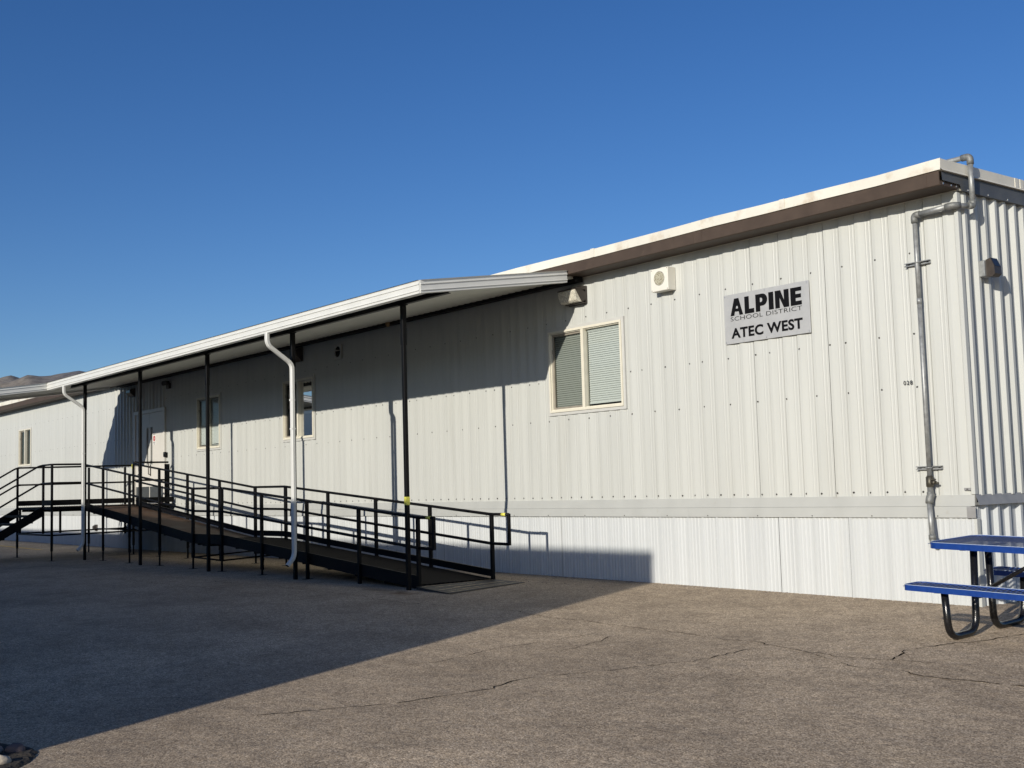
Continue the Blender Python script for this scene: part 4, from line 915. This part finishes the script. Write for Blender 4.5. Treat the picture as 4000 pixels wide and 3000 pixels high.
# ------------------------------------------------------------------ stairs
stt = thing('metal_stairs', (-20.65, -3.5, 0), 'black metal stairs with two handrails at the left end of the landing', 'stairs')
RUN, RISE = .283, .163; NST = 7
y1s = LY0 - .01; yend = y1s - RUN * NST * .97
for x in (-19.75, -21.45):
    m_ = MB(); P = [(LY0, LZ + .015), (yend, LZ + .015 - (LY0 - yend) * RISE / RUN), (yend - .05, gz(x, yend) + .0), (yend + .22, gz(x, yend)), (LY0, LZ - .235)]
    zt = [(P[0][0], P[0][1]), (P[1][0], P[1][1]), (yend - .02, gz(x, yend)), (yend + .25, gz(x, yend)), (LY0, LZ - .20)]
    m_.extrude([(x - .004, y, z) for y, z in zt], (x - .004, 0, 0), (x + .004, 0, 0))
    for k in range(1, NST):
        y = y1s - k * RUN; z = LZ - k * RISE; m_.box(x - .02, x + .02, y - .02, y + .10, z - .17, z - .10)
    m_.build('stringer', 'black', stt)
    s_ = RISE / RUN
    for dz, nm in ((0, 'handrail'), (-.385, 'mid_rail')):
        m_ = MB(); m_.tube(bend([(x, LY0 + .06, RZ + dz), (x, LY0 - .06, RZ + dz - .01), (x, yend, RZ + dz - (LY0 - yend) * s_)], .06, 3), RT, 10); m_.build(nm, 'black', stt)
    for y in (-3.75, yend + .05):
        m_ = MB(); z0_ = LZ - (LY0 - y) * s_; m_.box(x - .021, x + .021, y - .021, y + .021, z0_ - .1, z0_ + .88); m_.build('post', 'black', stt)
for k in range(1, NST):
    y = y1s - k * RUN; z = LZ - k * RISE
    m_ = MB(); m_.box(-21.445, -19.755, y - .01, y + .26, z - .03, z, .003); m_.box(-21.445, -19.755, y - .012, y + .0, z - .045, z + .002); m_.build('tread', 'black', stt)

# ------------------------------------------------------------------ picnic table
TX0, TY0 = .525, -1.559; GT = -.070
tb = thing('picnic_table', (TX0, TY0, GT), 'blue coated slatted metal picnic table with black tube legs beside the building corner', 'picnic table')
def tp_(x, y, z): return (TX0 + x, TY0 + y, GT + z - .030 * x + .037 * y)     # x along the table, y across, z above the ground plane
TL = 2.44
def slab(name, x0, x1, y0, y1, z, h, slat, rc_=.07):
    # rounded-corner rim
    m_ = MB(); n_ = 6; pts = []
    for (cx_, cy_, a0) in ((x1 - rc_, y1 - rc_, 0), (x0 + rc_, y1 - rc_, 90), (x0 + rc_, y0 + rc_, 180), (x1 - rc_, y0 + rc_, 270)):
        for k in range(n_ + 1): a_ = R(a0 + 90 * k / n_); pts.append((cx_ + rc_ * math.cos(a_), cy_ + rc_ * math.sin(a_)))
    N = len(pts); th = .008
    cxm, cym = (x0 + x1) / 2, (y0 + y1) / 2
    def inn(p, t): 
        return (p[0] + (t if p[0] < cxm else -t), p[1] + (t if p[1] < cym else -t))
    ro = [(p[0], p[1]) for p in pts]; ri = [inn(p, th) for p in pts]
    vs = [tp_(*p, z) for p in ro] + [tp_(*p, z - h) for p in ro] + [tp_(*p, z - h) for p in ri] + [tp_(*p, z) for p in ri]
    m_.add(vs, [(a_ * N + k, a_ * N + (k + 1) % N, ((a_ + 1) % 4) * N + (k + 1) % N, ((a_ + 1) % 4) * N + k) for a_ in range(4) for k in range(N)], False)
    top = m_.build(name, 'blue', tb)
    m_ = MB(); rr_ = [inn(p, .004) for p in pts]; m_.tube([tp_(*p, z + .0015) for p in rr_] + [tp_(*rr_[0], z + .0015)], .0022, 6, False); m_.build('rim_edge', 'bluewear', top)
    m_ = MB(); x = x0 + .03                             # expanded-metal slats running across, worn bright on top
    while x < x1 - .02:
        d = 0
        if x < x0 + rc_: d = rc_ - math.sqrt(max(0, rc_ ** 2 - (x0 + rc_ - x) ** 2))
        if x > x1 - rc_: d = rc_ - math.sqrt(max(0, rc_ ** 2 - (x - x1 + rc_) ** 2))
        ya, yb = y0 + .006 + d, y1 - .006 - d
        c_ = [(x - .030, -.012), (x + .002, -.004), (x + .006, -.004), (x - .026, -.016)]
        m_.add([tp_(px, ya, z + dz) for px, dz in c_] + [tp_(px, yb, z + dz) for px, dz in c_], [(0, 1, 5, 4), (1, 2, 6, 5), (2, 3, 7, 6), (3, 0, 4, 7)])
        m_.slot(1).add([tp_(x + .001, ya, z - .0025), tp_(x + .006, ya, z - .0025), tp_(x + .006, yb, z - .0025), tp_(x + .001, yb, z - .0025)], [(0, 1, 2, 3)]).slot(0)
        x += .041
    m_.build('slats', ['slatblue', 'bluewear'], top)
    return top
slab('table_top', 0, TL, 0, .76, .76, .050, 1, .09)
slab('bench_seat', 0, TL, -.375, -.120, .45, .045, 1, .05)
slab('bench_seat', 0, TL, .850, 1.105, .45, .045, 1, .05)
for xe_ in (.30, TL - .30):
    for (ys, yt) in ((-.245, .22), (.985, .44)):
        sg = 1 if yt > ys else -1
        P = bend([tp_(xe_, ys, .40), tp_(xe_, ys + sg * .035, .030), tp_(xe_, yt - sg * .03, .030), tp_(xe_, yt, .71)], .13, 8)
        m_ = MB(); m_.tube(P, .030, 16); m_.build('leg', 'tube', tb)
    m_ = MB(); m_.bar(tp_(xe_, .225, .33), tp_(xe_, .435, .33), .05, .07); m_.build('leg_bracket', 'tube', tb)
    s2 = 1 if xe_ < 1 else -1
    m_ = MB(); m_.tube([tp_(xe_, .33, .34), tp_(xe_ + s2 * .62, .38, .70)], .017, 10); m_.build('diagonal_brace', 'tube', tb)
    m_ = MB(); 
    for q in (.02, .74): pass
    m_.bar(tp_(xe_, .05, .705), tp_(xe_, .71, .705), .05, .008); m_.bar(tp_(xe_, -.35, .402), tp_(xe_, -.14, .402), .05, .006); m_.bar(tp_(xe_, .87, .402), tp_(xe_, 1.08, .402), .05, .006); m_.build('support_strap', 'tube', tb)

# ------------------------------------------------------------------ facing building across the lot: its shadow falls on the lot
YS = -13.0; XS = -4.27 + .345 * 13.0; HS = .405 + .325 * 13.0
fb = thing('modular_building', (XS, YS, 0), 'low white metal sided building across the lot, facing the ramp', 'building')
m_ = MB(); siding(m_, -52, XS, -.7, HS - .14, .2035, 0, 'upper', lambda x, d, z: (x, YS - .03 + d, z)); siding(m_, YS - 11, YS - .03, -.7, HS - .14, .2035, 0, 'upper', lambda y, d, z: (XS - .02 + d * .5, y, z))
m_.box(-52, XS - .03, YS - 11, YS - .06, -.7, HS - .15); m_.build('siding_wall', 'siding', fb)
m_ = MB(); m_.box(-52, XS, YS - 11, YS, HS - .14, HS); m_.build('roof', 'roofedge', fb)
for x in (-6.0, -14.0, -24.0, -33.0):
    m_ = MB(); m_.ring(x - .8, x + .8, 1.9, 3.1, .05, YS - .03, YS + .0); wo = m_.build('window', 'cream', fb)
    m_ = MB(); m_.box(x - .76, x + .76, YS - .04, YS - .008, 1.94, 3.06); m_.build('pane', 'darkglass', wo)
